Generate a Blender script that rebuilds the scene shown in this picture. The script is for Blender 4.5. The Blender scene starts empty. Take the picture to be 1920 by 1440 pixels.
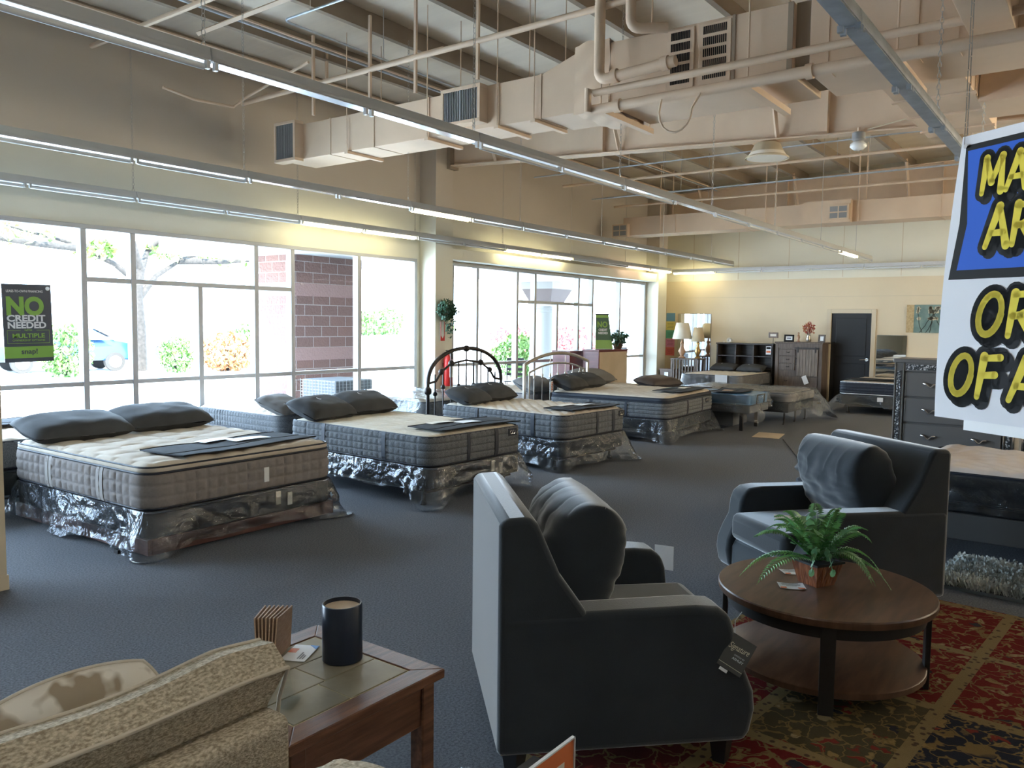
import bpy, bmesh, math, random
from mathutils import Vector, Matrix, Euler, noise
R = math.radians
rnd = random.Random(11)
SC = bpy.context.scene
COL = SC.collection

# ------------------------------------------------------------------ helpers
class MB:
    """collects shapes in one bmesh and links them as one mesh object"""
    def __init__(s):
        s.bm = bmesh.new(); s.M = Matrix.Identity(4); s.mi = 0
    def v(s, p): return s.bm.verts.new(s.M @ Vector(p))
    def f(s, vs):
        try:
            fc = s.bm.faces.new(vs); fc.material_index = s.mi; return fc
        except ValueError: return None
    def box(s, x0, y0, z0, x1, y1, z1):
        p = [s.v(c) for c in ((x0,y0,z0),(x1,y0,z0),(x1,y1,z0),(x0,y1,z0),(x0,y0,z1),(x1,y0,z1),(x1,y1,z1),(x0,y1,z1))]
        for q in ((0,3,2,1),(4,5,6,7),(0,1,5,4),(1,2,6,5),(2,3,7,6),(3,0,4,7)): s.f([p[i] for i in q])
        return s
    def quad(s, *pts): s.f([s.v(p) for p in pts]); return s
    def prism(s, poly, a, b, ax='y'):
        """poly of 2D points swept along an axis; ax y: (x,z), ax x: (y,z), ax z: (x,y)"""
        def P(u, w, t): return {'y': (u,t,w), 'x': (t,u,w), 'z': (u,w,t)}[ax]
        A = [s.v(P(u,w,a)) for u, w in poly]; B = [s.v(P(u,w,b)) for u, w in poly]
        n = len(poly); s.f(A[::-1]); s.f(B)
        for i in range(n): s.f([A[i], A[(i+1)%n], B[(i+1)%n], B[i]])
        return s
    def tube(s, pts, r, n=8, closed=False, cap=True):
        pts = [Vector(p) for p in pts]; m = len(pts)
        rs = r if isinstance(r, (list, tuple)) else [r]*m
        rings = []; up = None
        for i in range(m):
            a = pts[(i-1) % m] if (closed or i > 0) else pts[i]
            b = pts[(i+1) % m] if (closed or i < m-1) else pts[i]
            t = (b-a)
            t = t.normalized() if t.length > 1e-9 else Vector((0,0,1))
            if up is None:
                up = Vector((0,0,1)) if abs(t.z) < .9 else Vector((1,0,0))
            u = (up - t*up.dot(t))
            if u.length < 1e-6: u = t.orthogonal()
            u.normalize(); w = t.cross(u); up = u
            rings.append([s.v(pts[i] + (u*math.cos(2*math.pi*k/n) + w*math.sin(2*math.pi*k/n))*rs[i]) for k in range(n)])
        for i in range(m if closed else m-1):
            A, B = rings[i], rings[(i+1) % m]
            for k in range(n): s.f([A[k], A[(k+1)%n], B[(k+1)%n], B[k]])
        if cap and not closed: s.f(rings[0][::-1]); s.f(rings[-1])
        return s
    def lathe(s, prof, n=24, c=(0,0,0), closed=True):
        rings = []
        for r, z in prof:
            rings.append([s.v((c[0]+r*math.cos(2*math.pi*k/n), c[1]+r*math.sin(2*math.pi*k/n), c[2]+z)) for k in range(n)])
        for A, B in zip(rings, rings[1:]):
            for k in range(n): s.f([A[k], A[(k+1)%n], B[(k+1)%n], B[k]])
        if closed: s.f(rings[0][::-1]); s.f(rings[-1])
        return s
    def ball(s, c, r, n=10, sq=(1,1,1)):
        prof = [(math.sin(math.pi*i/n), -math.cos(math.pi*i/n)) for i in range(n+1)]
        M0 = s.M; s.M = M0 @ Matrix.Translation(c) @ Matrix.Diagonal((r*sq[0], r*sq[1], r*sq[2], 1))
        s.lathe([(max(a, .02), b) for a, b in prof], n+4); s.M = M0; return s
    def grid(s, fn, nu, nv, wu=False, wv=False):
        V = [[s.v(fn(i/nu, j/nv)) for j in range(nv if wv else nv+1)] for i in range(nu if wu else nu+1)]
        for i in range(nu):
            for j in range(nv):
                a = V[i][j]; b = V[(i+1) % len(V)][j]; c = V[(i+1) % len(V)][(j+1) % len(V[0])]; d = V[i][(j+1) % len(V[0])]
                s.f([a, b, c, d])
        return V
    def gridm(s, fn, nu, nv, wu=False, wv=False): s.grid(fn, nu, nv, wu, wv); return s
    def done(s, name, mat, parent=None, smooth=None, bevel=0, seg=2, sub=0, solid=0, label=None, weld=False):
        if weld: bmesh.ops.remove_doubles(s.bm, verts=s.bm.verts, dist=1e-5)
        bmesh.ops.recalc_face_normals(s.bm, faces=s.bm.faces)
        me = bpy.data.meshes.new(name); s.bm.to_mesh(me); s.bm.free()
        for m in (mat if isinstance(mat, (list, tuple)) else [mat]): me.materials.append(m)
        o = bpy.data.objects.new(name, me); COL.objects.link(o)
        if parent: o.parent = parent
        if label: o['label'] = label
        if smooth is not None:
            me.shade_smooth(); me.set_sharp_from_angle(angle=R(smooth))
        if solid:
            md = o.modifiers.new('thick', 'SOLIDIFY'); md.thickness = solid; md.offset = 0
        if bevel:
            md = o.modifiers.new('edge', 'BEVEL'); md.width = bevel; md.segments = seg; md.limit_method = 'ANGLE'; md.angle_limit = R(35)
        if sub:
            md = o.modifiers.new('sub', 'SUBSURF'); md.levels = sub; md.render_levels = sub
        return o

def thing(name, label, cat, loc=(0,0,0), rz=0, group=None, rot=None):
    o = bpy.data.objects.new(name, None); COL.objects.link(o)
    o.empty_display_size = .05
    o.location = loc; o.rotation_euler = rot if rot else (0,0,R(rz))
    o['label'] = label; o['category'] = cat
    if group: o['group'] = group
    return o
def tag(o, label, cat, group=None):
    o['label'] = label; o['category'] = cat
    if group: o['group'] = group
    return o
def struct(o): o['kind'] = 'structure'; return o
def place(o, loc, rz=0, rot=None):
    o.location = loc; o.rotation_euler = rot if rot else (0,0,R(rz)); return o
def dup(root, loc=None, rz=None, label=None, group=None, rot=None):
    def cp(o, par):
        c = o.copy(); COL.objects.link(c)
        if par: c.parent = par
        for ch in [q for q in bpy.data.objects if q.parent == o]: cp(ch, c)
        return c
    r = cp(root, None)
    if loc is not None: r.location = loc
    if rz is not None: r.rotation_euler = (0,0,R(rz))
    if rot is not None: r.rotation_euler = rot
    if label: r['label'] = label
    if group: r['group'] = group
    return r

def mat(name, col, rough=.6, metal=0., col2=None, ns=8., nd=3., lo=.35, hi=.65, bump=0., bs=60., stretch=None, spec=.5, emit=None, estr=0., sheen=0., coat=0.):
    m = bpy.data.materials.new(name); m.use_nodes = True
    nt = m.node_tree; N = nt.nodes; L = nt.links; b = N['Principled BSDF']
    b.inputs['Base Color'].default_value = (*col, 1); b.inputs['Roughness'].default_value = rough
    b.inputs['Metallic'].default_value = metal; b.inputs['Specular IOR Level'].default_value = spec
    if sheen: b.inputs['Sheen Weight'].default_value = sheen; b.inputs['Sheen Roughness'].default_value = .4
    if coat: b.inputs['Coat Weight'].default_value = coat; b.inputs['Coat Roughness'].default_value = .15
    if emit: b.inputs['Emission Color'].default_value = (*emit, 1); b.inputs['Emission Strength'].default_value = estr
    vec = None
    if col2 or bump:
        tc = N.new('ShaderNodeTexCoord'); mp = N.new('ShaderNodeMapping'); L.new(tc.outputs['Object'], mp.inputs['Vector'])
        if stretch: mp.inputs['Scale'].default_value = stretch
        vec = mp.outputs['Vector']
    if col2:
        t = N.new('ShaderNodeTexNoise'); t.inputs['Scale'].default_value = ns; t.inputs['Detail'].default_value = nd
        L.new(vec, t.inputs['Vector'])
        r = N.new('ShaderNodeValToRGB'); r.color_ramp.elements[0].position = lo; r.color_ramp.elements[1].position = hi
        r.color_ramp.elements[0].color = (*col, 1); r.color_ramp.elements[1].color = (*col2, 1)
        L.new(t.outputs['Fac'], r.inputs['Fac']); L.new(r.outputs['Color'], b.inputs['Base Color'])
    if bump:
        t2 = N.new('ShaderNodeTexNoise'); t2.inputs['Scale'].default_value = bs; t2.inputs['Detail'].default_value = 3
        L.new(vec, t2.inputs['Vector'])
        bp = N.new('ShaderNodeBump'); bp.inputs['Strength'].default_value = bump; bp.inputs['Distance'].default_value = .01
        L.new(t2.outputs['Fac'], bp.inputs['Height']); L.new(bp.outputs['Normal'], b.inputs['Normal'])
    return m

def clear_mat(name, tint, gloss, rough, bump=0., bs=20., haze=0., hazecol=(.8,.85,.9)):
    """thin clear film or pane: see-through with a surface reflection and a little milky scatter"""
    m = bpy.data.materials.new(name); m.use_nodes = True
    nt = m.node_tree; N = nt.nodes; L = nt.links; N.clear()
    out = N.new('ShaderNodeOutputMaterial'); tr = N.new('ShaderNodeBsdfTransparent'); tr.inputs['Color'].default_value = (*tint, 1)
    gl = N.new('ShaderNodeBsdfGlossy'); gl.inputs['Roughness'].default_value = rough; gl.inputs['Color'].default_value = (.95,.97,1,1)
    mx = N.new('ShaderNodeMixShader')
    fr = N.new('ShaderNodeLayerWeight'); fr.inputs['Blend'].default_value = gloss
    L.new(fr.outputs['Fresnel'], mx.inputs['Fac'])
    last = tr
    if haze:
        df = N.new('ShaderNodeBsdfDiffuse'); df.inputs['Color'].default_value = (*hazecol, 1)
        tl = N.new('ShaderNodeBsdfTranslucent'); tl.inputs['Color'].default_value = (*hazecol, 1)
        ad = N.new('ShaderNodeMixShader'); ad.inputs['Fac'].default_value = .5
        L.new(df.outputs[0], ad.inputs[1]); L.new(tl.outputs[0], ad.inputs[2])
        m2 = N.new('ShaderNodeMixShader')
        m2.inputs['Fac'].default_value = haze
        L.new(tr.outputs[0], m2.inputs[1]); L.new(ad.outputs[0], m2.inputs[2]); last = m2
    L.new(last.outputs[0], mx.inputs[1]); L.new(gl.outputs[0], mx.inputs[2]); L.new(mx.outputs[0], out.inputs['Surface'])
    if bump:
        tc = N.new('ShaderNodeTexCoord'); nz = N.new('ShaderNodeTexNoise'); nz.inputs['Scale'].default_value = bs; nz.inputs['Detail'].default_value = 3; nz.inputs['Distortion'].default_value = 2.5
        L.new(tc.outputs['Object'], nz.inputs['Vector'])
        bp = N.new('ShaderNodeBump'); bp.inputs['Strength'].default_value = bump; bp.inputs['Distance'].default_value = .03
        L.new(nz.outputs['Fac'], bp.inputs['Height']); L.new(bp.outputs['Normal'], gl.inputs['Normal']); L.new(bp.outputs['Normal'], fr.inputs['Normal'])
    return m

def text(s, size, m, parent, loc, rot, name='lettering', bold=0., align='CENTER', sx=1., shear=0., ext=.0006, lsp=1.):
    cu = bpy.data.curves.new(name, 'FONT'); cu.body = s; cu.size = size; cu.align_x = align; cu.offset = bold*size
    cu.extrude = ext; cu.space_character = lsp; cu.shear = shear; cu.resolution_u = 4
    t = bpy.data.objects.new(name, cu); COL.objects.link(t)
    bpy.context.view_layer.update()
    me = bpy.data.meshes.new_from_object(t.evaluated_get(bpy.context.evaluated_depsgraph_get()))
    bpy.data.objects.remove(t); bpy.data.curves.remove(cu)
    for vtx in me.vertices: vtx.co.x *= sx
    me.materials.clear(); me.materials.append(m)
    o = bpy.data.objects.new(name, me); COL.objects.link(o); o.location = loc; o.rotation_euler = rot
    if parent: o.parent = parent
    return o

# ------------------------------------------------------------------ materials
M = {}
M['carpet'] = mat('carpet', (.098,.104,.116), .95, col2=(.200,.210,.229), ns=95, nd=2, lo=.3, hi=.72, bump=.6, bs=260, spec=.1)
M['tan'] = mat('tan_paint', (.64,.49,.36), .6, col2=(.70,.54,.40), ns=2.2, bump=.05, bs=40)
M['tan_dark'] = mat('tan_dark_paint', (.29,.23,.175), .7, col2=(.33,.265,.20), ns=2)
M['roof'] = mat('roof_vinyl', (.74,.65,.54), .5, col2=(.82,.73,.61), ns=1.5, bump=.25, bs=6, stretch=(3,.3,1))
M['steel_w'] = mat('white_enamel', (.62,.64,.66), .35)
M['housing'] = mat('grey_enamel', (.56,.57,.58), .4)
M['galv'] = mat('galvanised', (.42,.47,.53), .42, .45, col2=(.54,.59,.65), ns=9, nd=4)
M['reflector'] = mat('reflector', (.82,.86,.9), .18, .7)
M['tube_off'] = mat('tube_glass', (.80,.83,.86), .2)
M['tube_on'] = mat('tube_lit', (1,1,.9), .3, emit=(1,.88,.52), estr=9)
M['tube_warm'] = mat('tube_lit_warm', (1,1,.9), .3, emit=(1,.86,.62), estr=44)
M['tube_near'] = mat('tube_lit_near', (1,1,.9), .3, emit=(1,.92,.78), estr=11)
M['tube_pink'] = mat('tube_dying', (1,.8,.7), .3, emit=(1,.62,.42), estr=2.5)
M['chain'] = mat('chain_metal', (.45,.43,.40), .4, .6)
M['alu'] = mat('window_aluminium', (.40,.41,.43), .45, .2)
M['glass'] = clear_mat('window_glass', (.97,.985,.99), .06, .02)
M['film'] = clear_mat('clear_film', (.94,.96,.98), .30, .10, bump=1., bs=5, haze=.05)
M['film_heavy'] = clear_mat('cloudy_film', (.92,.95,.97), .34, .13, bump=1., bs=5, haze=.085)
M['cream'] = mat('mattress_knit', (.56,.48,.39), .9, col2=(.66,.585,.49), ns=7, bump=.15, bs=180, spec=.15)
M['cream_stripe'] = mat('mattress_stripe', (.58,.50,.38), .9, col2=(.70,.63,.52), ns=14, stretch=(4,.25,1), bump=.15, bs=180, spec=.15)
M['taupe'] = mat('taupe_border', (.245,.218,.205), .9, col2=(.27,.24,.228), ns=60, bump=.1, bs=260, spec=.1)
M['char'] = mat('charcoal_border', (.105,.110,.116), .9, col2=(.19,.195,.20), ns=160, nd=1, bump=.25, bs=300, spec=.1)
M['navy'] = mat('navy_trim', (.012,.016,.028), .6, bump=.2, bs=200)
M['black_fab'] = mat('black_fabric', (.018,.020,.024), .8, bump=.2, bs=160)
M['pillow_dark'] = mat('pillow_charcoal', (.032,.034,.037), .75, col2=(.045,.047,.05), ns=5, bump=.25, bs=14)
M['pillow_grey'] = mat('pillow_grey', (.15,.145,.14), .8, bump=.3, bs=10)
M['pillow_brown'] = mat('pillow_brown', (.06,.042,.036), .6, bump=.3, bs=12)
M['rib_light'] = mat('ribbon_light', (.32,.29,.27), .8)
M['cover'] = mat('foot_cover_cloth', (.034,.037,.042), .85, spec=.15, col2=(.062,.066,.072), ns=3, bump=.4, bs=9)
M['paper'] = mat('paper', (.86,.87,.88), .5)
M['paper_warm'] = mat('paper_warm', (.82,.76,.66), .6)
M['boxspring'] = mat('boxspring_cloth', (.030,.031,.036), .85)
M['cherry'] = mat('cherry_wood', (.085,.035,.028), .4, col2=(.13,.055,.042), ns=4, nd=5, stretch=(1,9,9))
M['iron'] = mat('dark_iron', (.035,.030,.028), .4, .7)
M['pewter'] = mat('pewter_metal', (.42,.37,.31), .35, .8)
M['chair'] = mat('slate_velvet', (.027,.032,.037), .85, col2=(.037,.043,.049), ns=3.5, nd=4, bump=.12, bs=220, sheen=1., spec=.15)
M['blackwood'] = mat('black_wood', (.012,.010,.010), .45)
M['walnut'] = mat('walnut_veneer', (.085,.045,.026), .32, col2=(.15,.080,.046), ns=3, nd=6, stretch=(1.5,9,1), spec=.5)
M['dgrey_metal'] = mat('bronze_metal', (.045,.040,.036), .45, .5)
M['oak'] = mat('red_oak', (.10,.042,.022), .35, col2=(.20,.090,.048), ns=5, nd=6, stretch=(1,12,12), bump=.15, bs=30)
M['tile'] = mat('slate_tile', (.20,.18,.13), .28, col2=(.30,.27,.20), ns=6, nd=5, bump=.08, bs=20)
M['grout'] = mat('grout', (.55,.46,.25), .8)
M['candle_jar'] = mat('navy_tin', (.018,.026,.045), .3, .3)
M['wax'] = mat('cork_wax', (.50,.38,.27), .6, col2=(.62,.49,.36), ns=20)
M['kraft'] = mat('kraft_paper', (.42,.28,.19), .8, col2=(.52,.36,.25), ns=30, stretch=(1,1,6))
M['sofa'] = mat('oatmeal_tweed', (.27,.23,.165), .95, col2=(.60,.53,.41), ns=100, nd=4, stretch=(1,1.8,1.8), bump=.5, bs=170, spec=.1)
M['piping'] = mat('piping_cord', (.52,.47,.38), .9)
M['orange'] = mat('orange_card', (.80,.20,.06), .5)
M['acrylic'] = clear_mat('acrylic', (.93,.96,.97), .18, .03)
M['white_sign'] = mat('sign_paper', (.80,.81,.85), .6, spec=.2)
M['ink'] = mat('sign_black', (.015,.014,.014), .6, spec=.15)
M['sign_blue'] = mat('sign_blue', (.035,.135,.62), .6, spec=.15)
M['sign_yellow'] = mat('sign_yellow', (.82,.66,.07), .6, spec=.15)
M['p_navy'] = mat('poster_navy', (.020,.034,.060), .4)
M['p_green'] = mat('poster_green', (.16,.34,.045), .4)
M['p_white'] = mat('poster_white', (.62,.65,.70), .5)
M['red'] = mat('signal_red', (.60,.03,.025), .35)
M['brass'] = mat('brass', (.45,.30,.12), .3, .9)
M['silver'] = mat('silver', (.75,.73,.70), .2, .95)
M['ivy'] = mat('ivy_leaf', (.022,.065,.040), .45, col2=(.045,.12,.06), ns=9)
M['fern'] = mat('fern_leaf', (.05,.22,.06), .4, col2=(.17,.42,.10), ns=9)
M['fern2'] = mat('fern_leaf_pale', (.10,.26,.13), .4, col2=(.16,.34,.12), ns=9)
M['bamboo'] = mat('bamboo_pot', (.16,.045,.018), .4, col2=(.34,.11,.04), ns=3, nd=4, stretch=(30,30,1.2), bump=.5, bs=3)
M['soil'] = mat('soil', (.012,.014,.014), .9)
M['greywash'] = mat('greywash_wood', (.095,.070,.056), .55, col2=(.165,.125,.10), ns=4, nd=6, stretch=(9,9,.8), bump=.2, bs=20)
M['door_black'] = mat('door_black', (.008,.008,.010), .5, bump=.1, bs=30, stretch=(1,1,8))
M['trim_cream'] = mat('trim_cream', (.64,.55,.40), .5)
M['dresser'] = mat('dresser_grey', (.155,.142,.130), .42, .05)
M['glitter'] = mat('glitter_panel', (.05,.05,.052), .3, .5, col2=(.62,.60,.58), ns=75, nd=2, lo=.52, hi=.62, bump=.9, bs=80)
M['mirror'] = mat('mirror_glass', (.93,.95,.95), .02, 1.)
M['condenser'] = mat('condenser_grey', (.07,.075,.08), .6)
M['wire'] = mat('wire_grey', (.16,.165,.175), .5)
M['ivory'] = mat('ivory_ceramic', (.72,.70,.64), .5)
M['shade'] = mat('lamp_shade', (.74,.68,.56), .8)
M['shade2'] = mat('lamp_shade_tan', (.62,.50,.32), .8)
M['lampbase'] = mat('lamp_base', (.45,.27,.17), .4)
M['cardboard'] = mat('cardboard', (.50,.40,.28), .85, col2=(.56,.45,.32), ns=3)
M['burgundy'] = mat('burgundy_wood', (.12,.025,.022), .35, col2=(.16,.035,.03), ns=3, stretch=(1,1,8))
M['bluefilm'] = mat('blue_wrapped', (.06,.17,.34), .35, col2=(.12,.26,.46), ns=5, bump=.7, bs=9)
M['pinkfilm'] = mat('wrapped_pad', (.62,.52,.45), .35, col2=(.74,.66,.60), ns=4, bump=.5, bs=12)
M['adj'] = mat('adjustable_cloth', (.10,.105,.115), .85, bump=.2, bs=100)
M['brick_a'] = None
M['concrete'] = mat('concrete', (.74,.72,.68), .9, col2=(.80,.78,.74), ns=3)
M['asphalt'] = mat('parking_lot', (.66,.64,.61), .95, col2=(.72,.70,.67), ns=2)
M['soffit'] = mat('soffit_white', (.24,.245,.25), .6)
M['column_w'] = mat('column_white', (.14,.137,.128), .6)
M['bark'] = mat('bark', (.012,.011,.010), .9, col2=(.026,.023,.021), ns=12, bump=.6, bs=30)
M['leaf_lt'] = mat('leaf_light', (.07,.14,.02), .5, col2=(.11,.19,.04), ns=3)
M['leaf_dk'] = mat('leaf_dark', (.05,.13,.03), .5, col2=(.10,.20,.045), ns=3)
M['leaf_or'] = mat('leaf_orange', (.24,.10,.04), .5, col2=(.34,.20,.08), ns=3)
M['leaf_red'] = mat('leaf_red', (.20,.03,.035), .5, col2=(.28,.07,.075), ns=3)
M['car_blue'] = mat('car_blue', (.012,.05,.13), .3, .2, coat=.3)
M['car_white'] = mat('car_white', (.80,.80,.80), .3, coat=.4)
M['car_glass'] = mat('car_glass', (.10,.16,.20), .08)
M['rubber'] = mat('rubber', (.02,.02,.02), .8)
M['rim'] = mat('wheel_rim', (.7,.7,.72), .3, .8)
M['cabinet_grey'] = mat('cabinet_grey', (.26,.265,.275), .6)
def paper_mat(n, c): return mat(n, c, .6)
# ------------------------------------------------------------------ the setting
YW, XB, ZR = 8.8, 18.2, 4.62           # window wall, back wall, purlin underside at the window wall
def zroof(y): return ZR + .03*(YW-y)
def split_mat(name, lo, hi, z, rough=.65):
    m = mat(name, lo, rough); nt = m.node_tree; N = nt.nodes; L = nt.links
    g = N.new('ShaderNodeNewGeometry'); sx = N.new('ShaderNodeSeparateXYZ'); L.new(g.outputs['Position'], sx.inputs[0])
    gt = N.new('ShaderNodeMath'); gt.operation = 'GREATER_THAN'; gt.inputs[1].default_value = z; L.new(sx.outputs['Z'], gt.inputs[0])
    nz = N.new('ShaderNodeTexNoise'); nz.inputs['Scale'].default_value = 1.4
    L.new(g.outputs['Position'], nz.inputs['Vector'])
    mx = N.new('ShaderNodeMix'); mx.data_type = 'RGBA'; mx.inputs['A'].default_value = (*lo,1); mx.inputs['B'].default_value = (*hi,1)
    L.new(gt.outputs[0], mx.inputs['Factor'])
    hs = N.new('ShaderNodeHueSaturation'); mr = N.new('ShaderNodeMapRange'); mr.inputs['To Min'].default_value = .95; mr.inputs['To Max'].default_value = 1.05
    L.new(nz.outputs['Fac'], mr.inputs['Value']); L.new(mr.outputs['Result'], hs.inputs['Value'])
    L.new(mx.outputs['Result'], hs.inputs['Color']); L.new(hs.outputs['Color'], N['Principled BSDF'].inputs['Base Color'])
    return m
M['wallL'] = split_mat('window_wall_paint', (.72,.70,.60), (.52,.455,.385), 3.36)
M['wallB'] = split_mat('back_wall_paint', (.72,.615,.44), (.78,.75,.63), 2.68)

struct(MB().box(-10,-9,-.1,XB+.1,YW+.12,0).done('floor', M['carpet']))
w = MB().box(-10,YW,2.60,XB,YW+.12,4.9)
for a, b in ((9.36,10.19),(17.08,XB)): w.box(a,YW,0,b,YW+.12,2.60)
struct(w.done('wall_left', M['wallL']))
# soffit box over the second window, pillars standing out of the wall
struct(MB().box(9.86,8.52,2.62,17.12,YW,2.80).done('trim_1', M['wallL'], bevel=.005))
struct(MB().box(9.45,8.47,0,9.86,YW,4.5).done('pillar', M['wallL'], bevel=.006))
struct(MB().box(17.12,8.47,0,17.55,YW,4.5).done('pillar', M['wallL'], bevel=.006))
c = MB().box(1.66,5.17,0,2.012,5.52,4.7); c.box(1.652,5.162,0,2.02,5.528,.09)
struct(c.done('pillar', M['trim_cream'], bevel=.004))
# back wall with its door opening and panel joints
DY0, DY1, DZ = 4.075, 4.89, 1.925
b = MB().box(XB,-9,0,XB+.12,DY0,5.6).box(XB,DY1,0,XB+.12,YW,5.6).box(XB,DY0,DZ,XB+.12,DY1,5.6)
struct(b.done('wall_back', M['wallB']))
j = MB()
for y in (8.1,7.0,5.85,4.7,3.55,2.4,1.2,0): j.box(XB-.004,y-.006,2.7,XB,y+.006,4.4)
j.box(XB-.004,-2,2.28,XB,8.4,2.292); j.box(XB-.004,5.55,2.16,XB,5.56,2.29)
struct(j.done('trim_2', M['trim_cream']))
d = MB().box(XB-.03,DY0-.09,0,XB,DY0,DZ+.09).box(XB-.03,DY1,0,XB,DY1+.09,DZ+.09).box(XB-.03,DY0,DZ,XB,DY1,DZ+.09)
struct(d.done('trim_3', M['trim_cream'], bevel=.006))
dr = struct(MB().box(XB+.02,DY0,0,XB+.065,DY1,DZ).done('door_1', M['door_black']))
pn = MB()
for z0, z1 in ((.12,.86),(1.02,1.82)):
    for q in range(4):
        i0 = .0 + q*0
    pn.box(XB+.008,DY0+.1,z0,XB+.02,DY1-.1,z1)
pn.done('door_panel', M['door_black'], dr, bevel=.006)
h = MB().tube([(XB-.005,DY0+.07,.95),(XB-.05,DY0+.07,.95),(XB-.055,DY0+.10,.95),(XB-.055,DY0+.20,.94)], .011, 8)
h.lathe([(.034,0),(.034,.01)], 16); h.bm.verts.ensure_lookup_table()
for vv in h.bm.verts[-32:]: x, y, z = vv.co; vv.co = (XB+.012-z, DY0+.07+x, .95+y)
h.done('door_handle', M['silver'], dr, smooth=40)
struct(MB().box(XB-.015,-9,0,XB,DY0-.09,.09).box(XB-.015,DY1+.09,0,XB,8.8,.09).done('baseboard_back', M['trim_cream']))
# far sides of the store, out of the picture
struct(MB().box(-10,-9.1,0,XB,-9,5.3).done('wall_right', mat('cream_far_wall', (.62,.56,.45), .7)))
struct(MB().box(-10.1,-9,0,-10,YW,5.3).done('wall_front', mat('cream_far_wall2', (.62,.58,.48), .7)))

# windows
def bay(name, x0, x1, full, door, lowonly, zt=2.60):
    fz = .05; t = .031
    fr = MB()
    Y0, Y1 = YW-.03, YW+.075
    for z0, z1 in ((0,.07),(zt-.05,zt),): fr.box(x0,Y0,z0,x1,Y1,z1)
    fr.box(x0,Y0+.01,.885,x1,Y1,.935)
    for x in full + [x0+.026, x1-.026]: fr.box(x-t,Y0,.07,x+t,Y1,zt-.05)
    if door:
        fr.box(door[0],Y0+.01,1.995,door[1],Y1,2.05)
        for x in lowonly: fr.box(x-t,Y0,.07,x+t,Y1,2.0)
    o = struct(fr.done(name, M['alu'], bevel=.004, seg=1))
    MB().quad((x0,YW+.02,.05),(x1,YW+.02,.05),(x1,YW+.02,zt-.03),(x0,YW+.02,zt-.03)).done('window_pane', M['glass'], o)
    return o
bay('window_1', -1.2, 9.36, [0,1.1,2.1,3.05,4.25,4.79,6.40,6.97,8.15], (4.25,6.97), [5.61])
bay('window_2', 10.19, 17.08, [10.87,12.03,12.60,14.15,14.70,15.87], (12.03,14.70), [13.36])
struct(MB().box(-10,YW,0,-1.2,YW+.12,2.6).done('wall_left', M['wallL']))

# ceiling: vinyl sheets over purlins, two rafters
def roofsheet():
    g = MB()
    n = 300
    def fn(u, v):
        x = -10 + 28.4*u; y = -9 + 17.9*v
        s = abs(math.sin(math.pi*x/.62))
        return (x, y, zroof(y)+.21 + .014*(s**.6))
    g.grid(fn, 400, 34); return g
struct(roofsheet().done('ceiling', M['roof'], smooth=60))
for k in range(17):
    y = 8.66-1.06*k; z = zroof(y)
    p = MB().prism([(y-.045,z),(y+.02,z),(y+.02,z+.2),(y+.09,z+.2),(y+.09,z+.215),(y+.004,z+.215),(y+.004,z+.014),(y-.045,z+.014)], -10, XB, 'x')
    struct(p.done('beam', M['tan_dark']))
def rafter(x, z8, slope, name):
    f = MB()
    def zb(y): return z8 - slope*(8.7-y)
    ys = [8.62,-9]
    f.prism([(ys[0],zb(ys[0])),(ys[1],max(zb(ys[1]),3.3)),(ys[1],zroof(ys[1])),(ys[0],zroof(ys[0]))], x-.006, x+.006, 'x')
    for (za, zc) in ((0,.014),):
        f.prism([(ys[0],zb(ys[0])),(ys[1],max(zb(ys[1]),3.3)),(ys[1],max(zb(ys[1]),3.3)+.016),(ys[0],zb(ys[0])+.016)], x-.09, x+.09, 'x')
    f.prism([(ys[0],zroof(ys[0])-.016),(ys[1],zroof(ys[1])-.016),(ys[1],zroof(ys[1])),(ys[0],zroof(ys[0]))], x-.09, x+.09, 'x')
    for y in (5.7,2.75,-.6): f.box(x-.085,y-.004,zb(y)+.016,x-.006,y+.004,zroof(y)-.016)
    o = struct(f.done(name, M['tan']))
    br = MB()
    for y in (7.55,5.45,3.32,1.22,-1.0):
        br.tube([(x-.05,y,zb(y)+.02),(x-.46,y+.02,zroof(y)+.06)], .028, 4)
    br.done('flange_brace', M['tan'], o)
rafter(9.8, 4.055, .046, 'rafter_beam')
rafter(17.55, 4.10, .04, 'rafter_beam')
struct(MB().box(9.70,8.40,4.0,9.9,8.62,4.62).box(17.45,8.4,4.0,17.65,8.62,4.62).done('trim_4', M['tan_dark']))

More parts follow.
